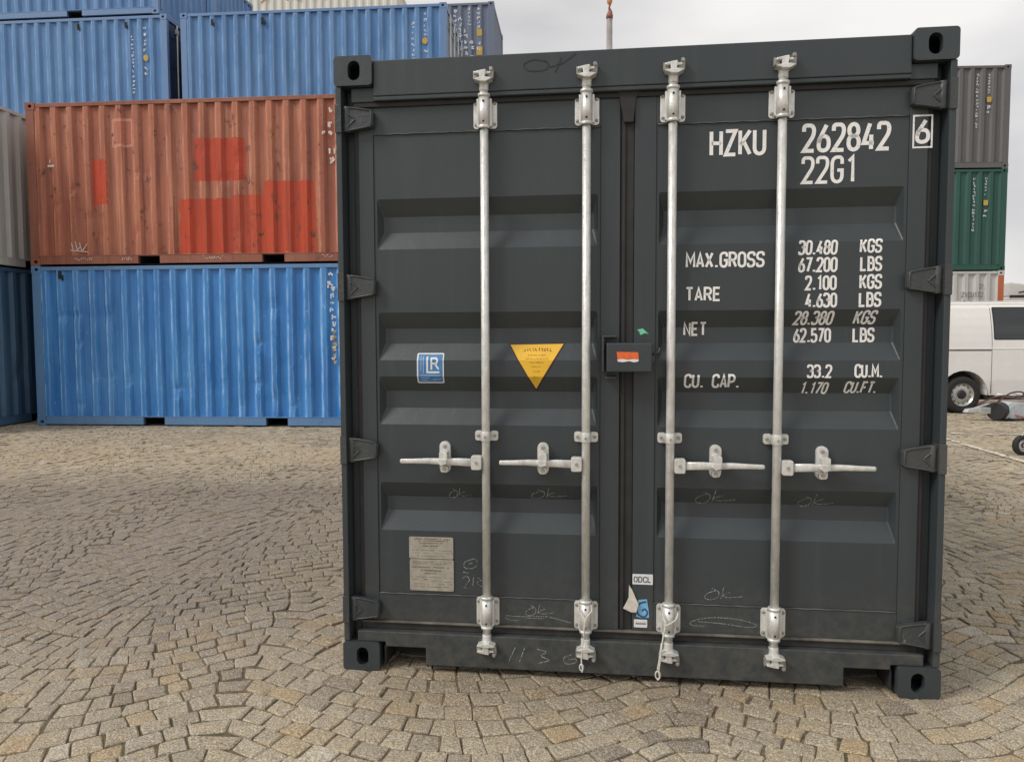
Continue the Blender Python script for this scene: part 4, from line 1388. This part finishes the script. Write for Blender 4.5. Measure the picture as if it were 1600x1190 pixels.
P_GREEN = paint('green_paint', (0.012, 0.070, 0.055), 0.45, 0.35, 0.0, (0.028, 0.105, 0.085), 0.3)
P_CREAM = paint('cream_paint', (0.68, 0.66, 0.58), 0.5, 0.2, 0.0, (0.74, 0.72, 0.66), 0.2)
P_NAVY = paint('navy_paint', (0.02, 0.04, 0.09), 0.5, 0.4, 0.1, (0.03, 0.06, 0.12), 0.3)

def orange_mat():
    t = NT('faded_orange_brown_paint')
    base, fade = (0.30, 0.080, 0.040), (0.46, 0.165, 0.092)
    big = t.noise(1.1, 4, 0.6, (1, 1, 0.5))
    streak = t.noise(11, 4, 0.6, (1, 1, 0.05))
    fine = t.noise(55, 4, 0.65)
    c = t.mix(t.step(big, 0.3, 0.7), base, fade)
    c = t.mix(t.math('MULTIPLY', t.step(streak, 0.48, 0.72), 0.65), c, (0.165, 0.050, 0.040))
    c = t.mix(t.math('MULTIPLY', t.step(t.noise(9, 4, 0.6, (1, 1, 0.04), (5, 5, 5)), 0.56, 0.72), 0.6), c, (0.62, 0.31, 0.20))
    c = t.mix(t.math('MULTIPLY', t.step(fine, 0.5, 0.75), 0.25), c, (0.58, 0.30, 0.22))
    c = ridge_highlights(t, c, (0.62, 0.30, 0.19), (0.175, 0.055, 0.045), 0.7)
    red = t.mix(t.step(streak, 0.35, 0.7), (0.54, 0.055, 0.012), (0.33, 0.036, 0.014))
    red = t.mix(t.math('MULTIPLY', t.step(fine, 0.55, 0.8), 0.3), red, (0.6, 0.2, 0.12))
    z = 2.595
    for (a, b, z0, z1, k) in ((1.08, 1.33, 3.55, 4.27, 0.95), (2.77, 3.62, 3.89, 4.56, 0.95), (2.51, 3.40, 2.76, 3.62, 0.95), (3.38, 3.91, 2.76, 3.67, 0.82), (3.91, 4.73, 2.76, 3.87, 0.9)):
        c = t.mix(t.math('MULTIPLY', t.math('MULTIPLY', t.box(a, b, z0 - z, z1 - z, 0.018), k), t.step(t.noise(26, 5, 0.75, (1, 1, 0.25)), 0.72, 0.60)), c, red)
    pal = t.math('SUBTRACT', t.box(1.42, 1.78, 4.46 - z, 4.90 - z), t.box(1.46, 1.74, 4.50 - z, 4.86 - z), clamp=True)
    c = t.mix(t.math('MULTIPLY', pal, 0.55), c, (0.66, 0.33, 0.23))
    c = t.mix(t.math('MULTIPLY', t.box(1.46, 1.74, 4.50 - z, 4.86 - z), 0.35), c, (0.50, 0.15, 0.10))
    rn = t.noise(6, 6, 0.75, (1, 1, 0.7), (2, 2, 2))
    c = t.mix(t.step(rn, 0.59, 0.65), c, (0.13, 0.05, 0.03))
    wn = t.noise(17, 5, 0.75, (1, 1, 0.5), (8, 1, 2))
    c = t.mix(t.step(wn, 0.72, 0.75), c, (0.66, 0.50, 0.40))
    t.bump(t.math('ADD', big, t.math('MULTIPLY', fine, 0.2)), 0.3, 0.02)
    return t.done(c, 0.55)
P_ORANGE = orange_mat()
P_ORANGEF = paint('orange_brown_frame_paint', (0.22, 0.070, 0.042), 0.55, 0.8, 0.6, (0.36, 0.15, 0.10), 0.4)
M_YEL = plain('yellow_marking', (0.50, 0.33, 0.05), 0.5)
M_PALEMK = plain('pale_marking_paint', (0.62, 0.64, 0.66), 0.6, 0, 0.2)
M_PINKMK = plain('chalky_white_marking', (0.66, 0.60, 0.54), 0.7, 0, 0.2)

ROWYAW = -0.08623
def at_row(D, u):
    return (u * math.cos(ROWYAW), D + u * math.sin(ROWYAW))
G1 = 'containers stacked across the yard behind the dark container'
FX, FY = -7.7937, 12.5015
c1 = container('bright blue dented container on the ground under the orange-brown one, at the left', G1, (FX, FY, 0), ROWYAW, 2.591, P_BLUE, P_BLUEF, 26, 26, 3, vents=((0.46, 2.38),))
marks(c1, 4.955, 2.45, 2.25, 0.11, M_PALEMK, 4, 0.009)
marks(c1, 5.0, 2.22, 1.05, 0.085, M_PALEMK, 5, 0.009)
marks(c1, 5.02, 1.55, 1.05, 0.075, M_YEL, 6, 0.0085)
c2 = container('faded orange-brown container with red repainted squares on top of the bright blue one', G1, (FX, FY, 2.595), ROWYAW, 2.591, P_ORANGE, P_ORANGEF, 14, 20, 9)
marks(c2, 5.02, 2.38, 2.12, 0.11, M_PINKMK, 14, 0.008)
marks(c2, 4.90, 2.03, 1.95, 0.09, M_PINKMK, 16, 0.008)
marks(c2, 5.0, 2.03, 1.95, 0.09, M_PINKMK, 17, 0.008)
marks(c2, 5.03, 1.78, 1.55, 0.11, M_PINKMK, 15, 0.008)
marks(c2, 0.40, 1.70, 1.62, 0.07, M_PINKMK, 21, 0.008)
patch(c2, 0.35, 0.46, 1.57, 1.60, M_PINKMK, 0.0075, 'marking', 0.004)
bm = newbm()
for s in ([(0.70, 0.36), (0.74, 0.22)], [(0.77, 0.38), (0.80, 0.24), (0.86, 0.30)], [(0.84, 0.36), (0.88, 0.22), (0.97, 0.34)], [(0.68, 0.24), (0.98, 0.21)]):
    ink_mesh(bm, s, 0.014, 0.008)
print_of(link('marking', bm, M_PINKMK, c2))
bm = newbm()
rr = random.Random(12)
for x0, n in ((0.75, 9), (1.55, 5), (2.9, 10), (4.85, 5)):
    for k in range(n):
        x = x0 + k * 0.035
        ink_mesh(bm, [(x, 0.10 + rr.uniform(-.03, .03)), (x + 0.02, 0.10 + rr.uniform(-.03, .03))], 0.009, 0.0045)
print_of(link('marking', bm, M_PINKMK, c2))

def back(label, D, u_right, z, H, p, f, **k):
    x, y = at_row(D, u_right - 6.058)
    return container(label, G1, (x, y, z), ROWYAW, H, p, f, **k)
HC = 2.896
# second row: two bays of three; only the top tiers rise above the front row
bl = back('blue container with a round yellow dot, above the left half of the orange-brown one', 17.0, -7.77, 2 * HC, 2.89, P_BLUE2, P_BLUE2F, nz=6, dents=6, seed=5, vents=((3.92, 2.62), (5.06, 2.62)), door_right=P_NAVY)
marks(bl, 5.38 - 0.15, 2.45, 1.2, 0.06, M_PALEMK, 31, 0.007)
marks(bl, 5.53, 2.62, 2.1, 0.07, M_PALEMK, 32, 0.007)
patch(bl, 5.48, 5.59, 1.87, 2.01, M_YEL, 0.0065, r=0.05)
marks(bl, 5.53, 1.75, 1.55, 0.085, M_PALEMK, 33, 0.007)
bt = back('blue container in the upper left corner with only its lower edge in view', 17.0, -7.95, 3 * HC + 0.01, 2.89, P_BLUE2, P_BLUE2F)
br = back('blue container right of the narrow dark gap, above the left corner of the dark container', 17.0, -7.42 + 6.02, 2 * HC, 2.89, P_BLUE2, P_BLUE2F, nz=6, dents=6, seed=6, vents=((0.72, 2.60), (1.88, 2.60)), door_right=P_SLATE)
xo = 7.42 + 0.04
marks(br, xo - 2.15, 2.50, 1.3, 0.065, M_PALEMK, 41, 0.007)
marks(br, xo - 1.88, 2.70, 2.2, 0.07, M_PALEMK, 42, 0.007)
patch(br, xo - 1.95, xo - 1.83, 2.02, 2.16, M_YEL, 0.0065, r=0.055)
marks(br, xo - 1.87, 1.92, 1.4, 0.10, M_PALEMK, 43, 0.007)
for k, zz in enumerate((HC, 0.0)):
    back('blue container hidden in the %s tier below the blue one right of the gap' % ('middle' if k == 0 else 'lowest'), 17.0, -7.42 + 6.02, zz, HC, P_BLUE2, P_BLUE2F)
# third row
sl_ = back('slate grey container with white and yellow marks, its right end against the sky', 21.0, -0.445, 3 * 2.591, 2.588, P_SLATE, P_SLATE)
ox = 6.058 + 0.445
for k, (u, z0, z1, s) in enumerate(((-1.50, 2.40, 1.1, 0.09), (-1.36, 2.2, 0.9, 0.11), (-1.22, 1.9, 0.8, 0.11), (-1.12, 2.45, 2.0, 0.08), (-1.05, 1.6, 1.15, 0.13), (-0.86, 2.45, 1.95, 0.09), (-0.87, 1.55, 1.3, 0.10))):
    marks(sl_, ox + u, z0, z1, s, M_PALEMK, 60 + k, 0.006)
patch(sl_, ox - 0.92, ox - 0.78, 1.70, 1.88, M_YEL, 0.0065)
patch(sl_, ox - 0.93, ox - 0.77, 1.20, 1.42, M_YEL, 0.0065)
for k in range(3):
    back('slate grey container hidden in tier %s below the one against the sky' % ('one', 'two', 'three')[k], 21.0, -0.445, k * 2.591, 2.588, P_SLATE, P_SLATE)
back('strip of a blue container at the top edge, just left of the cream one', 21.0, -8.15, 3 * HC, 2.89, P_BLUE2, P_BLUE2F)
wc = back('cream white container with orange marks at the top edge behind the blue ones', 25.5, -3.75, 4 * 2.591, 2.62, P_CREAM, P_CREAM)
M_ORG = plain('orange_marking', (0.55, 0.20, 0.06), 0.6)
bm = newbm()
for s in ([(1.45, 2.15), (1.6, 2.28), (1.9, 2.40)], [(2.35, 2.2), (2.45, 2.42)], [(2.6, 2.25), (2.9, 2.27), (2.95, 2.42)], [(3.2, 2.2), (3.3, 2.42)], [(3.5, 2.3), (3.8, 2.32)], [(4.0, 2.2), (4.05, 2.42), (4.3, 2.3)]):
    ink_mesh(bm, crv(s), 0.06, 0.004)
print_of(link('marking', bm, M_ORG, wc))

# far left: containers standing end-on along the yard, seen along their long side
G2 = 'grey containers standing lengthwise at the left edge'
def lengthwise(label, z, H, p, **k):
    # their long right-hand side runs away from the camera; local +x points away, local -y faces right
    x0, y0 = -8.35, 11.2
    return container(label, G2, (x0, y0, z), ROWYAW + math.pi / 2, H, p, p, **k)
lengthwise('dark blue-grey rusty container on the ground at the left edge', 0.0, 2.591, P_STEEL, dents=8, nz=10, seed=15)
lengthwise('pale grey container at the left edge, resting on the dark blue-grey one', 2.595, 2.591, P_PALE)

# right: stack of three beyond the van
G3 = 'containers stacked beyond the white van'
RY = -0.04
RXR, RD = 12.48, 20.0
def rstack(label, z, H, p, f, **k):
    u = 6.058
    x, y = RXR - u * math.cos(RY), RD + RXR * math.sin(RY) - u * math.sin(RY)
    return container(label, G3, (x, y, z), RY, H, p, f, **k)
M_RUSTPOST = paint('orange_red_post_paint', (0.42, 0.10, 0.04), 0.5, 0.5, 0.4, (0.5, 0.16, 0.08))
rg = rstack('light grey container under the green one, with an orange-red corner post', 0.14, HC, P_PALE, P_PALE, post_right=M_RUSTPOST)
bm = newbm()
write(bm, '2', 5.45, 5.54, 2.44, 2.56, 0.16)
write(bm, 'ZICU172', 5.0, 5.55, 2.22, 2.36, 0.14)
write(bm, 'LEW1', 4.97, 5.28, 2.02, 2.15, 0.14)
for v in bm.verts:
    v.co.y = 0.004
print_of(link('marking', bm, plain('grey_marking', (0.16, 0.15, 0.14), 0.6), rg))
gg = rstack('green container with vertical white lettering, middle of the stack beyond the van', 3.04, 2.545, P_GREEN, P_GREEN)
gr = rstack('dark grey container with vertical white lettering, resting on the green one', 5.59, 2.545, P_GREY, P_GREY)
for o_, sd in ((gg, 70), (gr, 80)):
    marks(o_, 5.24, 2.32, 1.0, 0.06, M_PALEMK, sd, 0.004)
    marks(o_, 5.52, 2.32, 1.85, 0.055, M_PALEMK, sd + 1, 0.004)
    patch(o_, 5.48, 5.59, 1.63, 1.76, M_YEL, 0.0035)
    marks(o_, 5.53, 1.55, 1.4, 0.10, M_PALEMK, sd + 2, 0.004)
bm = newbm()
for x in (RXR - 5.8, RXR - 3.0, RXR - 0.4):
    add_box(bm, x - 0.1, x + 0.1, RD - 0.6, RD + 1.8, -0.01, 0.139)
tag(link('timber_beam', bm, plain('old_timber', (0.12, 0.09, 0.06), 0.9)), 'old timber beams under the stack beyond the van', kind='stuff')

# ------------------------------------------------------------------ the white van
M_VAN = plain('white_van_paint', (0.76, 0.75, 0.73), 0.25, 0, 0.03, 3)
M_BLKP = plain('black_plastic', (0.02, 0.02, 0.021), 0.5)
M_TYRE = plain('tyre_rubber', (0.022, 0.021, 0.020), 0.8, 0, 0.3, 40)
def glass_mat(name, c):
    t = NT(name)
    return t.done(c, 0.06, 0.0, 0.8)
M_GLASS = glass_mat('tinted_van_glass', (0.012, 0.015, 0.018))
M_RIM = plain('silver_wheel_steel', (0.50, 0.49, 0.47), 0.35, 0.6, 0.15, 20)
VX, VY, VW = 7.38, 13.86, 1.90        # rear bumper x, near side y, width; front of the van towards +x
VL = 4.95
van = thing('van', 'white van parked behind the dark container at the right', 'van', (VX, VY, 0), 0)
RW, FWH, WR = 0.82, 0.82 + 3.2, 0.335
def van_section(z):
    """half-width scale of the body at height z (tumblehome)"""
    if z < 1.1:
        return 0.0
    return 0.16 * ((z - 1.1) / 0.92) ** 2 + (0.16 * ((z - 1.9) / 0.145) ** 2 if z > 1.9 else 0)
def arch(cx, r, z0, n=14):
    a0 = math.asin(max(-1, min(1, (z0 - WR) / r)))
    return [(cx + r * math.cos(a), WR + r * math.sin(a)) for a in [math.pi - a0 - (math.pi - 2 * a0) * k / n for k in range(n + 1)]]
def body_side():
    zs = 0.33
    P = [(0.02, zs)] + arch(RW, 0.44, zs) + arch(FWH, 0.44, zs) + [(4.83, zs), (4.93, 0.45), (4.95, 0.75), (4.86, 0.98), (4.50, 1.12), (4.02, 1.22), (3.55, 1.72), (3.32, 1.92), (3.05, 2.00), (2.0, 2.045), (0.5, 2.03), (0.14, 1.99), (0.06, 1.90), (0.02, 1.2)]
    return P
bm = newbm()
prof_pts = body_side()
def ring_at(y_frac_inset):
    return prof_pts
# side skins built as stacked loops: lower body plumb, upper body leaning in
left, right = [], []
for x, z in prof_pts:
    t_ = van_section(z)
    left.append(bm.verts.new((x, t_, z)))
    right.append(bm.verts.new((x, VW - t_, z)))
n = len(prof_pts)
for i in range(n):
    bm.faces.new((left[i], right[i], right[(i + 1) % n], left[(i + 1) % n]))
# the side skins as horizontal bands so that the tumblehome curves
def band_face(vs, side):
    f = bm.faces.new(vs)
    g = bmesh.ops.triangulate(bm, faces=[f])
band_face(left, 0)
band_face(right[::-1], 1)
for z in (0.6, 1.095, 1.1, 1.185, 1.3, 1.45, 1.6, 1.75, 1.9, 1.94, 1.98, 2.01):
    bmesh.ops.bisect_plane(bm, geom=bm.verts[:] + bm.edges[:] + bm.faces[:], plane_co=(0, 0, z), plane_no=(0, 0, 1))
for v in bm.verts:
    z = v.co.z
    t_ = van_section(z) + (0.0) + (0.02 * max(0, (0.6 - z) / 0.3) if z < 0.6 else 0)
    if v.co.y < VW / 2:
        v.co.y = t_
    else:
        v.co.y = VW - t_
b = link('body', bm, M_VAN, van)
def van_quad(x0, x1, z0, z1, off, th=0.012, rad=0.03):
    bm = newbm()
    P = rrect(x0, x1, z0, z1, rad, 3)
    add_prism(bm, P, -off, -off + th)
    for z in (1.3, 1.45, 1.6, 1.75, 1.9):
        bmesh.ops.bisect_plane(bm, geom=bm.verts[:] + bm.edges[:] + bm.faces[:], plane_co=(0, 0, z), plane_no=(0, 0, 1))
    for v in bm.verts:
        v.co.y += van_section(v.co.z)
    return bm
g = link('window', van_quad(1.365, 2.26, 1.345, 1.905, 0.004), M_GLASS, van)
link('window', van_quad(2.40, 3.08, 1.345, 1.90, 0.004), M_GLASS, van)
bm = van_quad(1.345, 2.28, 1.328, 1.925, 0.001, 0.004)
link('window_frame', bm, M_BLKP, g)
bm = newbm()
for x, z0, z1 in ((1.31, 0.36, 1.96), (2.30, 0.36, 1.96), (3.16, 0.36, 1.75), (0.16, 0.6, 1.96)):
    add_box(bm, x - 0.004, x + 0.004, -0.0022, 0.02, z0, z1)
for v in bm.verts:
    pass
for z in (1.1, 1.3, 1.45, 1.6, 1.75, 1.9):
    bmesh.ops.bisect_plane(bm, geom=bm.verts[:] + bm.edges[:] + bm.faces[:], plane_co=(0, 0, z), plane_no=(0, 0, 1))
for v in bm.verts:
    v.co.y += van_section(v.co.z)
link_each('door_gap', bm, plain('panel_gap', (0.10, 0.10, 0.10), 0.8), van)
bm = newbm()
add_box(bm, 0.22, 1.30, -0.004, 0.02, 1.135, 1.152)
link('sliding_door_rail', bm, M_BLKP, van)
bm = newbm()
add_box(bm, 0.2, 4.1, -0.006, 0.02, 1.160, 1.178)
add_box(bm, 0.3, 2.9, 0.16, 0.19, 2.010, 2.032)
link('body_crease', bm, M_VAN, van, 0.004)
bm = newbm()
add_box(bm, 1.28, FWH - 0.46, 0.03, 0.1, 0.25, 0.335)
link('sill_trim', bm, M_BLKP, van, 0.01)
bm = newbm()
add_prism(bm, [(-0.06, 0.36), (0.05, 0.34), (0.34, 0.34), (0.34, 0.52), (0.03, 0.6), (-0.05, 0.58)], 0.02, VW - 0.02)
link('bumper', bm, M_VAN, van, 0.02)
bm = newbm()
add_prism(bm, [(4.55, 0.30), (4.99, 0.34), (5.02, 0.62), (4.93, 0.70), (4.55, 0.62)], 0.05, VW - 0.05)
link('bumper', bm, M_BLKP, van, 0.02)
bm = newbm()
for y0, y1 in ((0.02, 0.16), (VW - 0.16, VW - 0.02)):
    add_box(bm, 0.0, 0.05, y0, y1, 1.05, 1.55)
link_each('tail_light', bm, plain('red_lens', (0.35, 0.02, 0.02), 0.2), van, 0.01)
bm = newbm()
for y0, y1 in ((0.05, 0.4), (VW - 0.4, VW - 0.05)):
    add_prism(bm, [(4.70, 0.80), (4.945, 0.76), (4.90, 0.93), (4.66, 1.02)], y0, y1)
link_each('headlight', bm, glass_mat('lamp_glass', (0.5, 0.5, 0.5)), van, 0.01)
bm = newbm()
bm.faces.new([bm.verts.new(p) for p in ((4.0, 0.22, 1.235), (4.0, VW - 0.22, 1.235), (3.50, VW - 0.27, 1.775), (3.50, 0.27, 1.775))])
bmesh.ops.translate(bm, verts=bm.verts, vec=(0.02, 0, 0.02))
link('windscreen', bm, M_GLASS, van)
bm = newbm()
add_box(bm, 3.25, 3.40, -0.16, -0.02, 1.30, 1.50)
link('wing_mirror', bm, M_BLKP, van, 0.02)
def wheel_at(parent, cx, cy, r, wd, out, rim_m=M_RIM, name='wheel'):
    """tyre with a pressed steel rim, ring of holes and a dark hub cap; out = -1 shows its face towards -y"""
    bm = newbm()
    prof_ = [(0.62, 0.50), (0.66, 0.50), (0.80, 0.56), (0.93, 0.52), (0.985, 0.42), (1.0, 0.25), (1.0, -0.25), (0.985, -0.42), (0.93, -0.52), (0.80, -0.56), (0.66, -0.50), (0.62, -0.5)]
    N = 40
    rings = []
    for k in range(N):
        a = 2 * math.pi * k / N
        rings.append([bm.verts.new((cx + p * r * math.cos(a), cy + q * wd, r + p * r * math.sin(a))) for p, q in prof_])
    for k in range(N):
        A, B = rings[k], rings[(k + 1) % N]
        for i in range(len(prof_) - 1):
            f = bm.faces.new((A[i], A[i + 1], B[i + 1], B[i]))
            f.smooth = True
    w_ = link(name, bm, M_TYRE, parent)
    bm = newbm()
    pr = [(0.66, 0.47), (0.64, 0.50), (0.61, 0.47), (0.575, 0.32), (0.52, 0.26), (0.44, 0.33), (0.30, 0.37), (0.22, 0.33), (0.0, 0.33)]
    rings = []
    for k in range(N):
        a = 2 * math.pi * k / N
        rings.append([bm.verts.new((cx + p * r * math.cos(a), cy + out * q * wd, r + p * r * math.sin(a))) for p, q in pr])
    for k in range(N):
        A, B = rings[k], rings[(k + 1) % N]
        for i in range(len(pr) - 1):
            if i == len(pr) - 2:
                bm.faces.new((A[i], A[i + 1], B[i]))
            else:
                f = bm.faces.new((A[i], A[i + 1], B[i + 1], B[i]))
                f.smooth = True
    bmesh.ops.remove_doubles(bm, verts=bm.verts, dist=1e-5)
    link('rim', bm, rim_m, w_)
    bm = newbm()
    for k in range(12):
        a = 2 * math.pi * (k + 0.5) / 12
        c_ = (cx + 0.50 * r * math.cos(a), r + 0.50 * r * math.sin(a))
        add_tube(bm, [(c_[0], cy + out * 0.30 * wd, c_[1]), (c_[0], cy + out * 0.26 * wd, c_[1])], 0.045 * r, 8)
    add_tube(bm, [(cx, cy + out * 0.345 * wd, r), (cx, cy + out * 0.44 * wd, r), (cx, cy + out * 0.46 * wd, r)], [0.25 * r, 0.22 * r, 0.15 * r], 20)
    link('hub_cap', bm, M_BLKP, w_)
    return w_
for cx in (RW, FWH):
    wheel_at(van, cx, 0.135, WR, 0.21, -1)
    wheel_at(van, cx, VW - 0.135, WR, 0.21, 1)
    bm = newbm()
    add_box(bm, cx - 0.42, cx + 0.42, 0.30, 0.32, 0.3, 0.78)
    for i in range(16):
        a0_, a1_ = math.pi * (i - 1) / 14, math.pi * i / 14
        q = [(cx + 0.442 * math.cos(a), WR + 0.442 * math.sin(a)) for a in (a0_, a1_)]
        for ya, yb_ in ((0.004, 0.34), (VW - 0.34, VW - 0.004)):
            bm.faces.new([bm.verts.new(p) for p in ((q[0][0], ya, q[0][1]), (q[1][0], ya, q[1][1]), (q[1][0], yb_, q[1][1]), (q[0][0], yb_, q[0][1]))])
    bmesh.ops.remove_doubles(bm, verts=bm.verts, dist=1e-4)
    link_each('wheel_well', bm, M_HOLE, van)
bm = newbm()
add_box(bm, 0.3, 4.6, 0.32, VW - 0.32, 0.22, 0.34)
link('chassis', bm, M_BLKP, van)

# ------------------------------------------------------------------ trailer parts in front of the van
M_ZINC = plain('zinc_plated_steel', (0.52, 0.53, 0.53), 0.35, 0.35, 0.2, 20)
M_GREYP = plain('grey_plastic_cover', (0.42, 0.47, 0.50), 0.5, 0, 0.15, 10)
tr = thing('trailer', 'low trailer with silver drawbar and grey cover in front of the van', 'trailer', (8.0, 12.75, 0), R(4))
bm = newbm()
add_tube(bm, [(0.42, 0.0, 0.44), (0.75, 0.02, 0.36), (1.15, 0.05, 0.20), (2.2, 0.1, 0.19)], 0.034, 10)
add_tube(bm, [(0.30, 0.30, 0.40), (0.9, 0.32, 0.34), (2.2, 0.35, 0.30)], 0.028, 10)
link_each('drawbar', bm, M_ZINC, tr)
bm = newbm()
add_prism(bm, [(-0.46, 0.135), (0.10, 0.10), (0.14, 0.18), (0.0, 0.215), (-0.20, 0.215), (-0.42, 0.19)], -0.06, 0.05)
add_tube(bm, [(-0.30, -0.01, 0.20), (-0.05, -0.01, 0.27), (0.12, 0, 0.24)], 0.016, 8)
link('coupling', bm, M_ZINC, tr, 0.01)
bm = newbm()
add_tube(bm, [(0.0, -0.12, 0.16), (0.16, -0.02, 0.16)], [0.15, 0.15], 18)
add_tube(bm, [(0.16, -0.02, 0.16), (0.25, 0.02, 0.15)], [0.12, 0.09], 18)
link('damper_boot', bm, M_BLKP, tr, 0.01)
bm = newbm()
add_prism(bm, [(0.16, 0.03), (0.22, 0.24), (0.36, 0.30), (0.72, 0.27), (0.92, 0.16), (0.95, 0.03)], -0.16, 0.22)
link('grey_cover', bm, M_GREYP, tr, 0.02)
bm = newbm()
add_tube(bm, crv3([(0.02, -0.14, 0.32), (0.18, -0.2, 0.46), (0.40, -0.16, 0.48), (0.5, -0.1, 0.42), (0.42, 0.0, 0.38)]), 0.013, 8)
add_tube(bm, crv3([(-0.30, -0.1, 0.28), (-0.1, -0.16, 0.38), (0.1, -0.16, 0.42), (0.32, -0.1, 0.40), (0.9, 0.1, 0.36)]), 0.012, 8)
link('breakaway_cable', bm, plain('dark_red_cable', (0.10, 0.03, 0.03), 0.6), tr)
bm = newbm()
add_tube(bm, crv3([(0.30, -0.18, 0.10), (0.45, -0.22, 0.06), (0.62, -0.22, 0.08), (0.78, -0.2, 0.20), (0.95, -0.18, 0.28), (1.4, -0.1, 0.3)]), 0.011, 8)
link('red_hose', bm, plain('red_hose_rubber', (0.42, 0.06, 0.04), 0.5), tr)
bm = newbm()
add_tube(bm, crv3([(0.16, -0.2, 0.05), (0.35, -0.27, 0.02), (0.7, -0.28, 0.02), (0.95, -0.24, 0.03), (1.3, -0.1, 0.03)]), 0.010, 8)
link('black_cable', bm, M_BLKP, tr)
bm = newbm()
add_box(bm, 2.2, 4.4, -0.7, 1.0, 0.30, 0.36)
add_box(bm, 2.2, 4.4, -0.7, -0.67, 0.36, 0.70)
add_box(bm, 2.2, 4.4, 0.97, 1.0, 0.36, 0.70)
add_box(bm, 2.2, 2.23, -0.67, 0.97, 0.36, 0.70)
link('load_bed', bm, M_ZINC, tr, 0.01)
for s_ in (-0.85, 1.15):
    wheel_at(tr, 3.3, s_, 0.28, 0.16, -1 if s_ < 0 else 1)

# jockey wheel of a second trailer, only its small wheel reaches into view
jw = thing('jockey_wheel', 'small jockey wheel with a black tyre on the setts at the right edge', 'jockey wheel', (6.07, 9.06, 0.0), R(12))
ww = wheel_at(jw, 0.0, 0.0, 0.115, 0.06, -1, M_ZINC)
bm = newbm()
add_tube(bm, [(0.0, -0.055, 0.115), (0.0, 0.055, 0.115)], 0.012, 8)
add_prism(bm, [(-0.02, 0.10), (0.02, 0.10), (0.16, 0.24), (0.16, 0.30), (0.10, 0.30)], -0.055, -0.048)
add_prism(bm, [(-0.02, 0.10), (0.02, 0.10), (0.16, 0.24), (0.16, 0.30), (0.10, 0.30)], 0.048, 0.055)
link('fork', bm, M_ZINC, jw, 0.002)
bm = newbm()
add_tube(bm, [(0.135, 0, 0.25), (0.14, 0, 0.95)], 0.024, 12)
add_tube(bm, [(0.14, 0, 0.95), (0.14, 0, 0.99), (0.27, 0, 1.01)], 0.010, 8)
link('stem', bm, M_ZINC, jw)
bm = newbm()
add_tube(bm, [(0.10, 0.0, 0.42), (2.2, 0.1, 0.45)], 0.03, 10)
add_box(bm, 0.08, 0.20, -0.045, 0.045, 0.37, 0.47)
link('drawbar', bm, M_ZINC, jw, 0.004)

# ------------------------------------------------------------------ far things
bt_ = thing('box_truck', 'white box truck behind the van with only its roof in view', 'truck', (15.55, 24.0, 0), R(-3))
bm = newbm()
add_box(bm, 0, 5.2, 0, 2.3, 0.95, 2.60)
add_prism(bm, [(0.0, 2.60), (5.2, 2.60), (5.2, 3.0), (0.9, 2.93), (0.25, 3.02), (0.0, 3.05)], 0.0, 2.3)
link('cargo_box', bm, M_VAN, bt_, 0.05)
bm = newbm()
add_box(bm, -0.004, 5.204, -0.006, 0.02, 2.56, 2.64)
add_tube(bm, [(0.25, -0.03, 2.72), (0.9, -0.03, 2.84)], 0.02, 8)
link('trim', bm, M_BLKP, bt_)
bm = newbm()
add_prism(bm, [(5.3, 0.5), (6.9, 0.5), (6.95, 1.3), (6.5, 2.2), (5.3, 2.3)], 0.1, 2.2)
link('cab', bm, M_VAN, bt_, 0.05)
for cx in (1.2, 6.1):
    wheel_at(bt_, cx, 0.2, 0.42, 0.24, -1)
    wheel_at(bt_, cx, 2.1, 0.42, 0.24, 1)
bm = newbm()
add_box(bm, 0.2, 6.6, 0.5, 1.8, 0.55, 0.94)
link('chassis', bm, M_BLKP, bt_)

mast = thing('light_mast', 'grey mast with a reddish cap rising behind the roof of the dark container', 'mast', (5.03, 40.0, 0))
bm = newbm()
add_tube(bm, [(0, 0, 0), (0, 0, 17.5)], [0.20, 0.15], 12)
link('pole', bm, plain('weathered_mast_steel', (0.30, 0.29, 0.28), 0.6, 0, 0.25, 2), mast)
bm = newbm()
add_tube(bm, [(0, 0, 17.5), (0, 0, 17.65), (0.03, 0, 17.9)], [0.17, 0.18, 0.10], 10)
add_tube(bm, [(0.03, 0, 17.9), (-0.02, 0, 18.05), (0.02, 0, 18.2)], [0.08, 0.05, 0.06], 8)
link('cap', bm, plain('red_brown_cap', (0.25, 0.10, 0.08), 0.6, 0, 0.3), mast)
bm = newbm()
add_tube(bm, [(0, 0, 18.2), (0, 0, 18.26), (0, 0, 18.42), (0, 0, 18.6), (0, 0, 18.66)], [0.04, 0.12, 0.15, 0.12, 0.04], 12)
link('lamp', bm, plain('orange_lamp_cover', (0.62, 0.28, 0.12), 0.5), mast)
mast['label'] = 'grey mast with a reddish cap rising behind the roof of the dark container'

# distant ridge closing the yard
bm = newbm()
N = 90
prev = None
for k in range(N + 1):
    x = -900 + 1800 * k / N
    y = 620 + 60 * math.sin(k * 0.2)
    h = 40 + 9 * noise.noise((k * 0.13, 1, 2)) + 4 * noise.noise((k * 0.5, 5, 2))
    a = [bm.verts.new(p) for p in ((x, y - 170, -1), (x, y - 80, h * 0.6), (x, y, h), (x, y + 120, -1))]
    if prev:
        for i in range(3):
            f = bm.faces.new((prev[i], a[i], a[i + 1], prev[i + 1]))
            f.smooth = True
    prev = a
t = NT('hill_vegetation')
pos = t.n('ShaderNodeNewGeometry').outputs['Position']
c = t.mix(t.step(t.noise(0.03, 6, 0.7, vec=pos), 0.4, 0.6), (0.12, 0.13, 0.12), (0.22, 0.215, 0.19))
tag(link('hills', bm, t.done(c, 0.95)), kind='structure')
